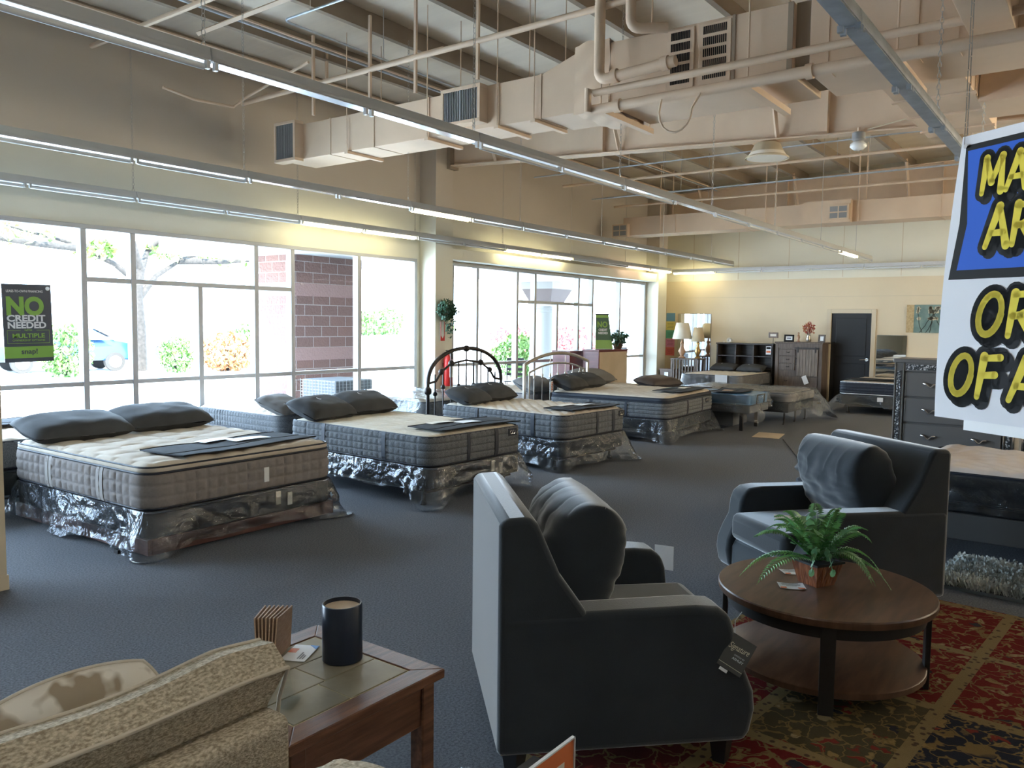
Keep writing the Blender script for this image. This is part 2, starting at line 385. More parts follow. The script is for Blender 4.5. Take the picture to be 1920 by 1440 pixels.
# ------------------------------------------------------------------ strip lights
ORD = ['first','second','third','fourth','fifth','sixth','seventh','eighth','ninth','tenth','eleventh','twelfth']
def strip(L, tubes, name='strip_light', both=False, w=.045, hm='housing', bare=False):
    """tubes: list of states per lamp length, '-' none, 'o' off, 'L' lit, 'p' dying"""
    o = thing(name, '', 'light')
    hb = MB().prism([(-w,.012),(w,.012),(w,.03),(w*.8,.078),(-w*.8,.078),(-w,.03)], 0, L-.006, 'x')
    hb.done('housing', M['galv'] if bare else M[hm], o, bevel=.002, seg=1)
    MB().box(.01,-w*.86,.006,L-.016,w*.86,.0125).done('reflector', M['galv'] if bare else M['reflector' if '-' in tubes else 'steel_w'], o)
    n = len(tubes); seg = L/n
    for i, t in enumerate(tubes):
        for xx in (i*seg+.012, (i+1)*seg-.034):
            for sy in ((-1,1) if bare else (-1,)):
                MB().box(xx,sy*w*.8-.012,-.020 if bare else -.032,xx+.02,sy*w*.8+.012,.008).done('lamp_socket', M['galv'] if bare else M['steel_w'], o)
        if t != '-':
            MB().tube([(i*seg+.034,-w*.45 if t=='o' else 0,-.02),((i+1)*seg-.036,-w*.45 if t=='o' else 0,-.02)], .016, 10).done('lamp_tube', M[{'o':'tube_off','L':'tube_on','p':'tube_pink','W':'tube_warm','N':'tube_near'}[t]], o, smooth=40)
    return o
U = 2.14
def row(y, z, k0, k1, states, where, group, hm='housing'):
    for i, k in enumerate(range(k0, k1+1)):
        st = states.get(k, 'oo'); L = U if len(st) == 2 else U/2
        o = strip(L, st, hm=hm); o.location = (.31+U*k, y, z)
        lit = 'L' in st
        how = 'with a glowing tube' if lit else ('with empty reflector' if '-' in st else 'with dark tubes')
        o['label'] = f'strip light {how}, {ORD[i]} in the {where}'
        o['group'] = group
ROW1, ROW2, ROW3 = 3.74, 6.43, 8.34
row(ROW1, 2.885, 0, 7, {0:'oo',1:'--',2:'oo',3:'o-',4:'oo',5:'oo',6:'oL',7:'o'}, 'front hanging row', 'front row of strip lights')
row(ROW2, 2.885, 1, 7, {1:'oo',2:'--',3:'Lo',4:'oo',5:'oo',6:'oo',7:'o'}, 'middle hanging row', 'middle row of strip lights')
row(ROW3, 2.862, 1, 7, {1:'oo',2:'oo',3:'LL',4:'oo',5:'LL',6:'oo',7:'pL'}, 'row along the windows', 'window row of strip lights', 'steel_w')
for i in range(4):
    o = strip(U, 'Lo' if i == 0 else ('oo' if i != 3 else 'oL'), hm='steel_w'); o.location = (17.84, 8.46-U*i, 2.862); o.rotation_euler = (0,0,R(-90))
    o['label'] = f'white strip light along the back wall, {ORD[i]} from the window corner'; o['group'] = 'back wall strip lights'
for i in range(4):
    o = strip(U, '--', bare=True); o.location = (1.59+U*i, .972, 2.885)
    o['label'] = f'bare galvanised strip light without tubes, {ORD[i]} from the camera beside the big sign'; o['group'] = 'bare galvanised strip lights'
# lit rows in the rest of the store, outside the picture
for i, (x, y) in enumerate([(x, y) for y in (-1.75,-4.4) for x in (7.4,9.6,11.8,14.0,15.9)]):
    o = strip(U, 'WW', hm='steel_w'); o.location = (x, y, 2.9)
    o['label'] = 'lit strip light over the other half of the store'; o['group'] = 'strip lights over the other half'

for i, (x, y) in enumerate(((-2.69,.972),(-.55,.972),(-4.0,3.74))):
    o = strip(U, 'NN', hm='steel_w'); o.location = (x, y, 2.9)
    o['label'] = 'lit strip light over the near end of the store'; o['group'] = 'strip lights over the near end'
def chain(x, y, z0, z1, links=True, r=.006):
    m = MB()
    if links:
        n = max(4, int((z1-z0)/.034)); h = (z1-z0)/n
        for i in range(n):
            c = z0 + (i+.5)*h; a, b = (r*1.5, 0) if i % 2 else (0, r*1.5)
            m.tube([(-a,-b,c-z0-h*.45),(-a*1.2,-b*1.2,c-z0),(-a*.4,-b*.4,c-z0+h*.6),(a*.4,b*.4,c-z0+h*.6),(a*1.2,b*1.2,c-z0),(a,b,c-z0-h*.45)], r*.42, 4, closed=True)
    else: m.tube([(0,0,0),(0,0,z1-z0)], r*.6, 5)
    m.tube([(-.02,0,-.03),(0,0,.02),(.02,0,-.03)], r*.5, 4)
    o = m.done('hanging_chain', M['chain']); o.location = (x, y, z0); return o
for y, z, nm in ((ROW1,2.99,'front hanging row'),(ROW2,2.99,'middle hanging row'),(ROW3,2.967,'row along the windows')):
    for i in range(7):
        x = 2.43+U*i
        if y == ROW1 and abs(x-8.85) < .2: pass
        o = chain(x, y, z, zroof(y)+.02, links=(x < 11))
        tag(o, f'thin chain holding up the {nm}, {ORD[i]} from the camera', 'chain', 'hanging chains of the strip lights')
for i, (x, z) in enumerate(((3.72,2.99),(5.86,2.99),(8.0,2.99))):
    tag(chain(x, .975, z, zroof(.97)+.02), f'chain holding the bare galvanised light, {ORD[i]} from the camera', 'chain', 'hanging chains of the bare lights')

# ------------------------------------------------------------------ ducts, pipes
TAN = M['tan']
def register(par, x, y0, y1, z0, z1, dep=.08, slats=18, horiz=False):
    o = MB()
    t = .035
    for a in ((y0,z0,y1,z0+t),(y0,z1-t,y1,z1),(y0,z0+t,y0+t,z1-t),(y1-t,z0+t,y1,z1-t)): o.box(x-dep,a[0],a[1],x,a[2],a[3])
    f = o.done('register', TAN, par, bevel=.003, seg=1)
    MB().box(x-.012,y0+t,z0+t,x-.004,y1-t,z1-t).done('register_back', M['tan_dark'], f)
    s = MB()
    for i in range(slats):
        y = y0+t+(y1-y0-2*t)*(i+.5)/slats
        s.box(x-dep+.006,y-.004,z0+t,x-dep+.03,y+.004,z1-t)
    s.box(x-dep+.002,(y0+y1)/2-.006,z0+t,x-dep+.034,(y0+y1)/2+.006,z1-t)
    s.done('slats', M['cabinet_grey'], f)
DX = 6.3
du = thing('air_duct', 'long square tan air duct with two grilles hanging towards the windows', 'duct', (0,0,0))
m = MB().box(DX,4.35,3.50,DX+.46,8.05,3.90)
m.prism([(4.35,3.50),(4.35,3.90),(3.95,4.03),(3.95,3.50)], DX, DX+.55, 'x')
m.done('duct_body', TAN, du, bevel=.004, seg=1)
for y in (7.25,6.55,5.75,4.85,4.36): MB().box(DX-.008,y-.008,3.495,DX+.46,y+.008,3.905).done('duct_seam', TAN, du)
register(du, DX+.002, 7.72, 8.10, 3.47, 3.93, .13, 16)
register(du, DX+.002, 4.98, 5.48, 3.54, 3.90, .13, 20)
for y in (6.95,5.75,4.85,4.42):
    q = MB().box(DX-.04,y-.025,3.47,DX+.52,y+.025,3.50)
    q.tube([(DX-.025,y,3.5),(DX-.025,y,zroof(y)+.1)], .006, 5); q.tube([(DX+.5,y,3.5),(DX+.5,y,zroof(y)+.1)], .006, 5)
    q.done('trapeze_hanger', TAN, du)
ah = thing('air_handler', 'large tan air handler box with louvred side panels under the roof', 'air handler', (0,0,0))
MB().box(DX-.02,2.05,3.50,DX+.75,3.62,4.04).done('casing', TAN, ah, bevel=.006)
def sleeve(u, v):
    a = [(DX-.03,3.48),(DX-.03,4.07),(DX+.62,4.07),(DX+.62,3.48)]
    t = (v*4) % 4; i = int(t) % 4; f = t-int(t); p, q = a[i], a[(i+1)%4]
    k = .018*math.sin(v*60+u*9)+.02*math.sin(u*math.pi)
    cx, cz = DX+.3, 3.78
    x = p[0]+(q[0]-p[0])*f; z = p[1]+(q[1]-p[1])*f
    return (x+(x-cx)*k*1.5, 3.62+.36*u, z+(z-cz)*k*1.5)
MB().gridm(sleeve, 8, 80, wv=True).done('canvas_sleeve', M['kraft'] if 0 else TAN, ah, smooth=60)
for (y0, y1) in ((2.84,3.08),(2.53,2.80)):
    lp = MB().box(DX-.035,y0,3.53,DX-.02,y1,4.02)
    lp.done('access_panel', TAN, ah, bevel=.003, seg=1)
    s = MB()
    for i in range(5):
        z0 = 3.58+i*.088
        for q in range(12):
            y = y0+.035+(y1-y0-.07)*(q+.5)/12
            s.box(DX-.038,y-.005,z0,DX-.0345,y+.005,z0+.062)
    s.done('louvres', M['ink'], ah)
MB().box(DX-.03,2.50,3.5,DX-.018,2.525,4.04).done('casing_edge', M['tan_dark'], ah); MB().box(DX-.03,2.05,3.5,DX-.018,2.09,4.04).done('casing_edge', M['tan_dark'], ah)
for y in (3.66,2.36,1.30):
    q = MB().box(DX-.12,y-.03,3.43,DX+.85,y+.03,3.48)
    q.tube([(DX-.10,y,3.45),(DX-.10,y,zroof(y)+.1)], .008, 6); q.tube([(DX+.82,y,3.45),(DX+.82,y,zroof(y)+.1)], .008, 6)
    q.done('support_rail', M['tan'], ah)
pl = thing('duct_plenum', 'tall boxy tan duct plenum behind the bare galvanised light', 'duct', (0,0,0))
MB().box(DX,-.6,3.50,DX+.75,1.93,4.12).done('duct_body', TAN, pl, bevel=.005)
q = MB()
for y in (1.80,1.2,.95,.3): q.box(DX-.008,y-.01,3.495,DX+.2,y+.01,4.125)
q.done('duct_seam', TAN, pl)
MB().box(DX+.05,1.93,3.55,DX+.7,2.05,4.05).done('collar', M['tan_dark'], pl)
bd = thing('trunk_duct', 'wide tan trunk duct running away over the big sign', 'duct', (0,0,0))
MB().box(7.06,1.02,3.55,9.3,1.62,4.0).done('duct_body', TAN, bd, bevel=.005)
q = MB()
for x in (7.7,8.35,9.0): q.box(x-.03,1.0,3.535,x+.03,1.64,3.552)
for x in (7.5,7.75,7.85): q.box(x-.006,1.012,3.55,x+.006,1.02,4.0)
q.done('duct_seam', TAN, bd)
bb = thing('branch_duct', 'short tan branch duct leaving the trunk at the far right', 'duct', (0,0,0))
MB().box(7.95,.35,3.52,8.6,1.015,3.86).done('duct_body', TAN, bb, bevel=.005)
MB().tube([(8.27,.36,3.70),(8.27,-1.5,3.70)], .17, 18).done('round_duct', TAN, bb, smooth=40)
rd = thing('side_duct', 'narrow tan duct close overhead at the top right corner', 'duct', (0,0,0))
MB().box(3.6,.60,3.52,7.0,.86,3.95).done('duct_body', TAN, rd, bevel=.005)
# far duct under the back rafter
fd = thing('far_duct', 'long tan duct near the back wall with a square grille at its end', 'duct', (0,0,0))
MB().box(14.8,-1.0,3.43,15.3,8.15,3.79).done('duct_body', TAN, fd, bevel=.005)
q = MB()
for y in (7.0,5.6,4.2,2.35,1): q.box(14.79,y-.01,3.425,15.3,y+.01,3.795)
q.done('duct_seam', TAN, fd)
def vent4(par, x, y0, y1, z0, z1):
    f = MB().box(x,y0,z0,x+.12,y1,z1).done('register', TAN, par, bevel=.004, seg=1)
    s = MB()
    yc, zc = (y0+y1)/2, (z0+z1)/2; g = .022
    for a in ((y0+.03,z0+.03,yc-g/2,zc-g/2),(yc+g/2,z0+.03,y1-.03,zc-g/2),(y0+.03,zc+g/2,yc-g/2,z1-.03),(yc+g/2,zc+g/2,y1-.03,z1-.03)):
        s.box(x-.004,a[0],a[1],x+.002,a[2],a[3])
    s.done('slats', M['cabinet_grey'], f)
vent4(fd, 14.70, 8.0, 8.35, 3.40, 3.66)
vent4(fd, 14.62, 3.72, 4.06, 3.46, 3.72)
MB().prism([(3.70,3.42),(4.5,3.42),(4.5,3.80),(3.70,3.80)], 14.66, 14.80, 'x').done('take_off', TAN, fd)
for i, y in enumerate((7.3,5.2,3.6,2.0)):
    q = MB().tube([(14.75,y,3.43),(14.75,y,zroof(y)+.1)], .011, 5); q.tube([(15.35,y+.02,3.43),(15.35,y+.02,zroof(y)+.1)], .011, 5); q.done('duct_hanger', TAN, fd)

def pipe(name, label, pts, r, mt, n=10, cat='pipe', group=None, joints=()):
    m = MB().tube(pts, r, n)
    for a, b in joints: m.tube([a, b], r*1.28, n)
    return tag(m.done(name, mt, smooth=45), label, cat, group)
def elbow(p0, c, p1, n=5):
    """polyline p0 -> rounded corner at c -> p1"""
    p0, c, p1 = Vector(p0), Vector(c), Vector(p1); d = .09
    a = c+(p0-c).normalized()*d; b = c+(p1-c).normalized()*d
    return [p0]+[a.lerp(c, t).lerp(c.lerp(b, t), t) for t in [i/n for i in range(n+1)]]+[p1]
X6 = 6.06
pipe('flue_pipe', 'fat tan flue pipe bending down and into the air handler, left of two', elbow((X6,3.60,4.8),(X6,3.60,3.66),(X6,2.9,3.70))+[], .045, TAN, 12, joints=[((X6,3.47,3.672),(X6,3.42,3.675)),((X6,3.02,3.695),(X6,2.96,3.698))])
pipe('flue_pipe', 'fat tan flue pipe bending into the air handler higher up, right of two', elbow((X6-.02,3.30,4.8),(X6-.02,3.30,4.02),(X6+.15,3.05,4.03)), .042, TAN, 12)
pipe('drain_pipe', 'long thick tan pipe crossing beneath the air handler and the plenum', [(5.98,3.60,3.40),(5.98,1.8,3.415),(5.98,-3,3.43)], .043, TAN, 12, joints=[((5.98,3.40,3.402),(5.98,3.34,3.403)),((5.98,1.85,3.414),(5.98,1.80,3.415))])
pipe('gas_pipe', 'thin tan pipe with a capped riser just above the thick one', [(5.92,3.62,3.37),(5.92,3.62,3.56),(5.95,3.58,3.53),(5.95,1.2,3.56),(5.95,-3,3.56)], .030, TAN, 10)
pipe('sprinkler_main', 'long tan sprinkler pipe crossing under the roof ahead of the rafter', [(6.1,8.6,4.22),(6.1,4.6,4.26),(6.1,1,4.32),(6.1,-3,4.4)], .028, TAN, 10)
pipe('sprinkler_main', 'tan sprinkler pipe close over the near end of the front light row', [(4.3,8.6,4.40),(4.3,-3,4.46)], .026, TAN, 8)
pipe('sprinkler_line', 'long tan pipe hung behind the rafter above the dome lamps', [(12.6,8.2,4.12),(12.6,-2,4.12)], .024, TAN, 8)
pipe('sprinkler_line', 'tan pipe hung just above the far duct', [(14.5,8.2,3.98),(14.5,-2,3.98)], .022, TAN, 8)
pipe('conduit', 'shiny bare conduit bending along the roof above the windows', elbow((5.15,1.2,4.56),(5.15,6.6,4.5),(9.0,6.75,4.52)), .011, M['galv'], 8)
pipe('conduit', 'galvanised conduit crossing behind the rafter, higher of the two', [(11.4,8.0,4.08),(11.4,-2,4.10)], .011, M['galv'], 6)
pipe('conduit', 'galvanised conduit crossing behind the rafter, lower of the two', [(13.3,8.0,3.96),(13.3,-2,3.98)], .014, M['galv'], 6)
pipe('wall_pipe', 'thin tan pipe with a bent open end along the top of the window wall', [(4.9,8.3,4.08),(5.3,8.35,4.05),(5.85,8.42,4.10),(5.95,8.3,4.22),(5.95,7.2,4.42)], .016, TAN, 8)
pipe('unistrut', 'slotted tan strut hanging level beneath the roof over the windows', [(6.35,6.9,4.36),(6.35,5.6,4.38)], .022, TAN, 4)
pipe('unistrut', 'plain tan strut under the roof at the top left', [(4.75,7.4,4.42),(4.75,5.9,4.45)], .026, TAN, 4)
pipe('cable_loop', 'loop of tan cable dangling below the thick pipe', [(5.93,2.95,3.38)]+[(5.93,2.85-.14*math.cos(t)-.02,3.28-.17*math.sin(t)) for t in [math.pi*i/8 for i in range(9)]][::-1]+[(5.93,2.62,3.38)], .009, TAN, 6, 'cable')
pipe('cable', 'loose white cables draped along the rafter beside the dome lamp', [(9.68,2.3,3.80),(9.66,1.9,3.86),(9.66,1.5,3.83),(9.66,1.2,3.88)], .008, M['trim_cream'], 5, 'cable')
for i, (y, z) in enumerate(((8.30,4.50),(8.12,4.54),(7.98,4.55),(7.20,4.60),(7.12,4.60))):
    pipe('roof_conduit', f'thin conduit running along the roof beside the window wall, {ORD[i]} from the wall', [(1.0,y,z),(17.3,y,z)], .014, M['tan' if i != 3 else 'galv'], 6, group='conduits along the window wall')
hg = [(6.1,7.3),(6.1,6.4),(6.1,5.75),(6.1,4.95),(6.55,7.6)]
for i, (x, y) in enumerate(hg):
    m = MB().box(-.014,-.014,0,.014,.014,zroof(y)+.1-(3.9 if i < 4 else 4.2))
    o = m.done('drop_hanger', TAN); o.location = (x, y, 3.9 if i < 4 else 4.2)
    tag(o, f'square tan drop hanger beside the long duct, {ORD[i]} from the window wall' if i < 4 else 'square tan drop hanger closest to the window wall above the duct grille', 'hanger', 'square drop hangers')
for o in [q for q in COL.objects if q.name.split('.')[0] in ('sprinkler_main','sprinkler_line','conduit') and q.parent is None]:
    xs = [v.co for v in o.data.vertices]; x = min(v.x for v in xs if v.y < 6)/2 + max(v.x for v in xs if v.y < 6)/2
    if o.name == 'conduit': x = 5.15
    for y in (6.2,3.4,.6):
        near = min(xs, key=lambda v: abs(v.y-y)); z0 = [v.z for v in xs]; za = min(z0)+(max(z0)-min(z0))*.5
        MB().tube([(x,y,za),(x,y,zroof(y)+.12)], .005, 5).done('hanger_rod', M['chain'], o)
# dome lamps on the rafter
dl = thing('dome_lamp', 'round cream dome lamp fixed under the rafter flange', 'lamp', (9.8,3.46,3.795))
MB().lathe([(.12,.02),(.15,.0),(.215,-.13),(.255,-.155),(.255,-.17),(.0,-.17)][:5], 28, closed=False).done('lamp_shade', M['trim_cream'], dl, smooth=40)
MB().lathe([(.01,-.165),(.235,-.165),(.235,-.15),(.12,.02)], 28).done('diffuser', M['paper_warm'], dl, smooth=40)
MB().tube([(0,-.08,.0),(0,-.08,.018)], .015, 6).tube([(0,.08,0),(0,.08,.018)], .015, 6).done('bracket', M['tan_dark'], dl)
fl = thing('flood_lamp', 'small bulb lamp hanging from the rafter, right of the dome lamp', 'lamp', (9.72,2.40,3.76))
MB().lathe([(.055,.03),(.07,.02),(.07,-.05),(.05,-.07)], 18).done('lamp_base', M['cabinet_grey'], fl, smooth=40)
MB().lathe([(.05,-.07),(.085,-.10),(.09,-.13),(.05,-.165),(.01,-.17)], 18).done('bulb', M['tube_off'], fl, smooth=60)
MB().tube([(0,0,.03),(0,0,.08)], .02, 6).done('bracket', M['tan'], fl)
# ------------------------------------------------------------------ outside
GZ = -.1
struct(MB().box(-40,YW+.14,GZ-.1,60,14.4,GZ+.02).done('pavement', M['concrete']))
struct(MB().box(-150,14.4,GZ-.15,260,240,GZ).done('ground', M['asphalt']))
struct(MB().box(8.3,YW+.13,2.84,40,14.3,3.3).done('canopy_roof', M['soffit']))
def brick_mat():
    m = bpy.data.materials.new('split_face_block'); m.use_nodes = True; nt = m.node_tree; N = nt.nodes; L = nt.links; b = N['Principled BSDF']
    tc = N.new('ShaderNodeTexCoord'); sp = N.new('ShaderNodeSeparateXYZ'); L.new(tc.outputs['Object'], sp.inputs[0])
    ad = N.new('ShaderNodeMath'); L.new(sp.outputs['X'], ad.inputs[0]); L.new(sp.outputs['Y'], ad.inputs[1])
    cb = N.new('ShaderNodeCombineXYZ'); L.new(ad.outputs[0], cb.inputs['X']); L.new(sp.outputs['Z'], cb.inputs['Y'])
    br = N.new('ShaderNodeTexBrick'); L.new(cb.outputs[0], br.inputs['Vector']); br.inputs['Scale'].default_value = 1
    br.inputs['Brick Width'].default_value = .40; br.inputs['Row Height'].default_value = .20; br.inputs['Mortar Size'].default_value = .008
    br.inputs['Color1'].default_value = (.13,.07,.058,1); br.inputs['Color2'].default_value = (.105,.06,.052,1); br.inputs['Mortar'].default_value = (.22,.19,.18,1)
    nz = N.new('ShaderNodeTexNoise'); nz.inputs['Scale'].default_value = 22; L.new(tc.outputs['Object'], nz.inputs['Vector'])
    # paler smooth bands every so many courses
    w = N.new('ShaderNodeMath'); w.operation = 'FRACT'; d = N.new('ShaderNodeMath'); d.operation = 'MULTIPLY'; d.inputs[1].default_value = 1/1.2
    L.new(sp.outputs['Z'], d.inputs[0]); L.new(d.outputs[0], w.inputs[0])
    g = N.new('ShaderNodeMath'); g.operation = 'GREATER_THAN'; g.inputs[1].default_value = .8; L.new(w.outputs[0], g.inputs[0])
    mx = N.new('ShaderNodeMix'); mx.data_type = 'RGBA'; L.new(g.outputs[0], mx.inputs['Factor']); L.new(br.outputs['Color'], mx.inputs['A']); mx.inputs['B'].default_value = (.20,.125,.115,1)
    L.new(mx.outputs['Result'], b.inputs['Base Color']); b.inputs['Roughness'].default_value = .9
    bp = N.new('ShaderNodeBump'); bp.inputs['Strength'].default_value = .7; bp.inputs['Distance'].default_value = .03; L.new(nz.outputs['Fac'], bp.inputs['Height']); L.new(bp.outputs['Normal'], b.inputs['Normal'])
    return m
M['brick'] = brick_mat()
bp_ = MB().box(-.84,-.60,0,.84,.60,2.94); bp_ = bp_.done('brick_pillar', M['brick'], bevel=.02); place(bp_, (10.52,12.75,GZ+.02)); tag(bp_, 'square block pillar in banded reddish masonry outside the first window', 'pillar')
cl = thing('porch_column', 'round white porch column with a flared brown capital outside the second window', 'column', (19.98,13.5,GZ+.02))
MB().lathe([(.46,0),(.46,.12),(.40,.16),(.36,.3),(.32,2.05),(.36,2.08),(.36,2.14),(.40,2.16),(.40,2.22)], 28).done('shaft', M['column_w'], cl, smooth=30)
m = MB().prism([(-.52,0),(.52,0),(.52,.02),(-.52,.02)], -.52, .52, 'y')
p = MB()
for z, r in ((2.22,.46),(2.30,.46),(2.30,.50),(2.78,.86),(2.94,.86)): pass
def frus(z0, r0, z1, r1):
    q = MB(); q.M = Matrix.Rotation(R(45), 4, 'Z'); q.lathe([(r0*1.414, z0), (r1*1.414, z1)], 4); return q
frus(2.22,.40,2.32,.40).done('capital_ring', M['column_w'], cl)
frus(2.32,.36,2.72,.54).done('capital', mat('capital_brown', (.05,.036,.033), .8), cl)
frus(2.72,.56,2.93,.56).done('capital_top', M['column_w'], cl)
m.bm.free(); p.bm.free()

def leaves(c, rad, n, size, seed, mb=None, shell=.55):
    r = random.Random(seed); mb = mb or MB()
    for i in range(n):
        while True:
            p = Vector((r.uniform(-1,1), r.uniform(-1,1), r.uniform(-1,1)))
            if shell < p.length < 1: break
        lump = 1 + .22*noise.noise(p*2.3+Vector((seed,0,0)))
        q = Vector((c[0]+p.x*rad[0]*lump, c[1]+p.y*rad[1]*lump, c[2]+p.z*rad[2]*lump))
        e = Euler((r.uniform(0,6.3), r.uniform(0,6.3), r.uniform(0,6.3))).to_matrix(); s = size*r.uniform(.6,1.3)
        a, b = e @ Vector((s,0,0)), e @ Vector((0,s*.55,0)); k = e @ Vector((0,0,s*.2))
        mb.quad(q-a, q-b+k, q+a, q+b+k)
    return mb
def bush(name, label, loc, rad, n, size, seed, m, cat='bush', group=None, stem=True):
    t = thing(name, label, cat, loc, group=group)
    leaves((0,0,rad[2]*.95), rad, n, size, seed).done('foliage', M[m], t)
    if stem:
        s = MB(); r = random.Random(seed)
        for i in range(6): s.tube([(0,0,0),(r.uniform(-.3,.3)*rad[0],r.uniform(-.3,.3)*rad[1],rad[2]*1.1)], [.035,.012], 5)
        s.done('stem', M['bark'], t)
    return t
bush('shrub', 'green shrub in front of the blue car, under the financing poster', (11.3,24.6,GZ), (.75,.7,.80), 900, .10, 3, 'leaf_dk')
bush('shrub', 'orange leafed hedge shrub left of the block pillar', (16.45,24.2,GZ), (1.1,.8,.66), 1300, .10, 5, 'leaf_or')
bush('shrub', 'green shrub at the left end of the orange hedge', (14.75,24.5,GZ), (.55,.55,.60), 700, .09, 6, 'leaf_dk')
bush('shrub', 'tall green shrub behind the right end of the orange hedge', (18.0,25.6,GZ), (.8,.8,.80), 800, .10, 8, 'leaf_dk')
bush('shrub', 'rounded bright green shrub seen through the arched iron headboard', (21.6,15.4,GZ), (1.25,1.0,.70), 1800, .09, 9, 'leaf_lt')
bush('maple', 'small red leafed tree left of the white porch column', (31.5,23,GZ), (1.7,1.3,.85), 600, .14, 12, 'leaf_red', 'tree')
bush('maple', 'small red leafed tree right of the white porch column', (35.2,22,GZ), (1.3,1.2,.85), 500, .14, 13, 'leaf_red', 'tree')
for i, (x, y, s) in enumerate(((74,79,2.2),(79,80,2.6),(88,78,2.0))):
    bush('distant_tree', f'small green tree far across the lot, {ORD[i]} from the left in the pillar gap', (x,y,GZ), (s*1.1,s,s*.75), 350, .4, 20+i, 'leaf_dk', 'tree', 'far trees across the lot')
def tree():
    t = thing('tree', 'tall forked tree with thin green leaves outside the first window', 'tree', (14.4,26.1,GZ))
    tr = MB()
    tr.tube([(0,0,0),(.03,0,1.4),(-.05,0,2.6),(.10,0,3.5)], [.24,.19,.17,.15], 10)
    br = [((.0,0,2.4),(.7,.1,3.2),(1.9,.3,3.9),(3.4,.2,4.25)),((.05,0,2.9),(-.8,0,3.5),(-2.2,.2,4.1),(-4.0,0,4.4)),((.1,0,3.3),(.5,.3,4.0),(1.2,.2,4.7),(1.8,0,5.4)),((.1,0,3.3),(-.3,-.3,4.2),(-.8,-.2,5.2)),
          ((1.6,.2,3.75),(3.0,-.3,3.8),(4.6,-.4,4.0),(5.8,-.3,3.8)),((-1.6,0,3.9),(-3.4,-.4,3.9),(-5.6,-.3,4.1))]
    for b in br: tr.tube(b, [.13,.09,.06,.03][:len(b)], 7)
    tr.done('trunk', M['bark'], t, smooth=60)
    lf = MB()
    for i, (c, s) in enumerate((((3.2,.2,4.15),.9),((-3.8,0,4.3),1.0),((1.6,0,5.2),1.0),((-.9,-.2,5.0),.9),((5.6,-.3,3.75),.8),((-5.6,-.3,4.05),.9),((-7.6,.3,4.0),1.0),((1.2,.2,4.1),.6),((-1.4,0,3.9),.6),((-9.6,0,4.0),.9),((4.4,-.4,4.1),.7))):
        leaves(c, (s*1.25,s,s*.55), 130, .15, 40+i, lf, .2)
    lf.done('foliage', M['leaf_lt'], t)
tree()
def car(label, loc, rz, body, name='car', h=1.0):
    t = thing(name, label, 'car', loc, rz)
    prof = [(-2.2,.35),(-2.25,.62),(-2.1,.86),(-1.35,.95),(-.55,1.36*h),(.75,1.38*h),(1.45,1.0),(2.1,.92),(2.2,.6),(2.15,.35)]
    b = MB(); n = len(prof)
    sec = [(-.86,.0),(-.88,.06),(-.80,1),(.80,1),(.88,.06),(.86,0)]
    L1 = [b.v((x,-.86 if z < 1.0 else -.62,z)) for x, z in prof]; L2 = [b.v((x,.86 if z < 1.0 else .62,z)) for x, z in prof]
    b.f(L1[::-1]); b.f(L2)
    for i in range(n): b.f([L1[i], L1[(i+1)%n], L2[(i+1)%n], L2[i]])
    b.done('body', M[body], t, bevel=.06, seg=3, smooth=50)
    g = MB()
    for s in (-1,1):
        y0, y1 = s*.845, s*.665
        g.quad((-1.25,y0*.995,.98),(1.3,y0*.995,1.02),(.72,y1,1.34*h),(-.55,y1,1.33*h))
    g.quad((-1.33,-.72,1.0),(-1.33,.72,1.0),(-.60,.56,1.36*h),(-.60,-.56,1.36*h)); g.quad((1.42,-.72,1.05),(1.42,.72,1.05),(.82,.56,1.38*h),(.82,-.56,1.38*h))
    for vv in g.bm.verts: vv.co.y *= 1.03; vv.co.z += .012
    g.done('windows', M['car_glass'], t)
    for x in (-1.35,1.35):
        for s in (-1,1):
            w = MB().tube([(x,s*.90,.31),(x,s*.68,.31)], .31, 20).done('wheel', M['rubber'], t, smooth=40)
            MB().tube([(x,s*.915,.31),(x,s*.88,.31)], .20, 14).done('hub_cap', M['rim'], w)
    lg = MB()
    for s in (-1,1): lg.box(2.12,s*.72-.14,.64,2.2,s*.72+.14,.78)
    lg.done('headlamp', M['reflector'], t, bevel=.02)
    gr = MB().box(2.16,-.36,.56,2.225,.36,.74).done('grille', M['rim'], t)
    MB().box(2.22,-.3,.60,2.232,.3,.63).box(2.22,-.3,.67,2.232,.3,.70).done('grille_bar', M['ink'], gr)
    return t
car('blue saloon car parked behind the shrub under the financing poster', (12.6,27.6,GZ), -10, 'car_blue')
car('white car far across the lot, left of the standing financing sign', (46,25.4,GZ), 170, 'car_white')
car('blue and white car partly behind the standing financing sign', (52,25.0,GZ), 175, 'car_blue')
vt = thing('flatbed_trailer', 'low white flatbed trailer parked beyond the tree', 'trailer', (21.0,33.0,GZ), -8)
MB().box(-2.6,-.9,.62,2.2,.9,.80).box(-2.6,-.9,.80,-1.5,.9,1.7).done('bed', M['car_white'], vt, bevel=.03)
for x in (-1.9,1.3):
    MB().tube([(x,-.95,.36),(x,-.7,.36)], .36, 18).done('wheel', M['rubber'], vt, smooth=40)
cu = thing('condenser_unit', 'caged air conditioning condenser just outside the first window', 'air conditioner', (8.95,10.15,GZ+.02))
MB().box(-.40,-.40,.03,.40,.40,.76).done('casing', M['condenser'], cu, bevel=.02)
q = MB()
for i in range(15):
    z = .07+i*.048; q.box(-.42,-.42,z,.42,-.412,z+.006); q.box(-.42,-.42,z,-.412,.42,z+.006)
for i in range(12):
    x = -.41+i*.0745; q.box(x,-.424,.05,x+.006,-.414,.76); q.box(-.424,x,.05,-.414,x+.006,.76)
q.done('wire_guard', M['wire'], cu)
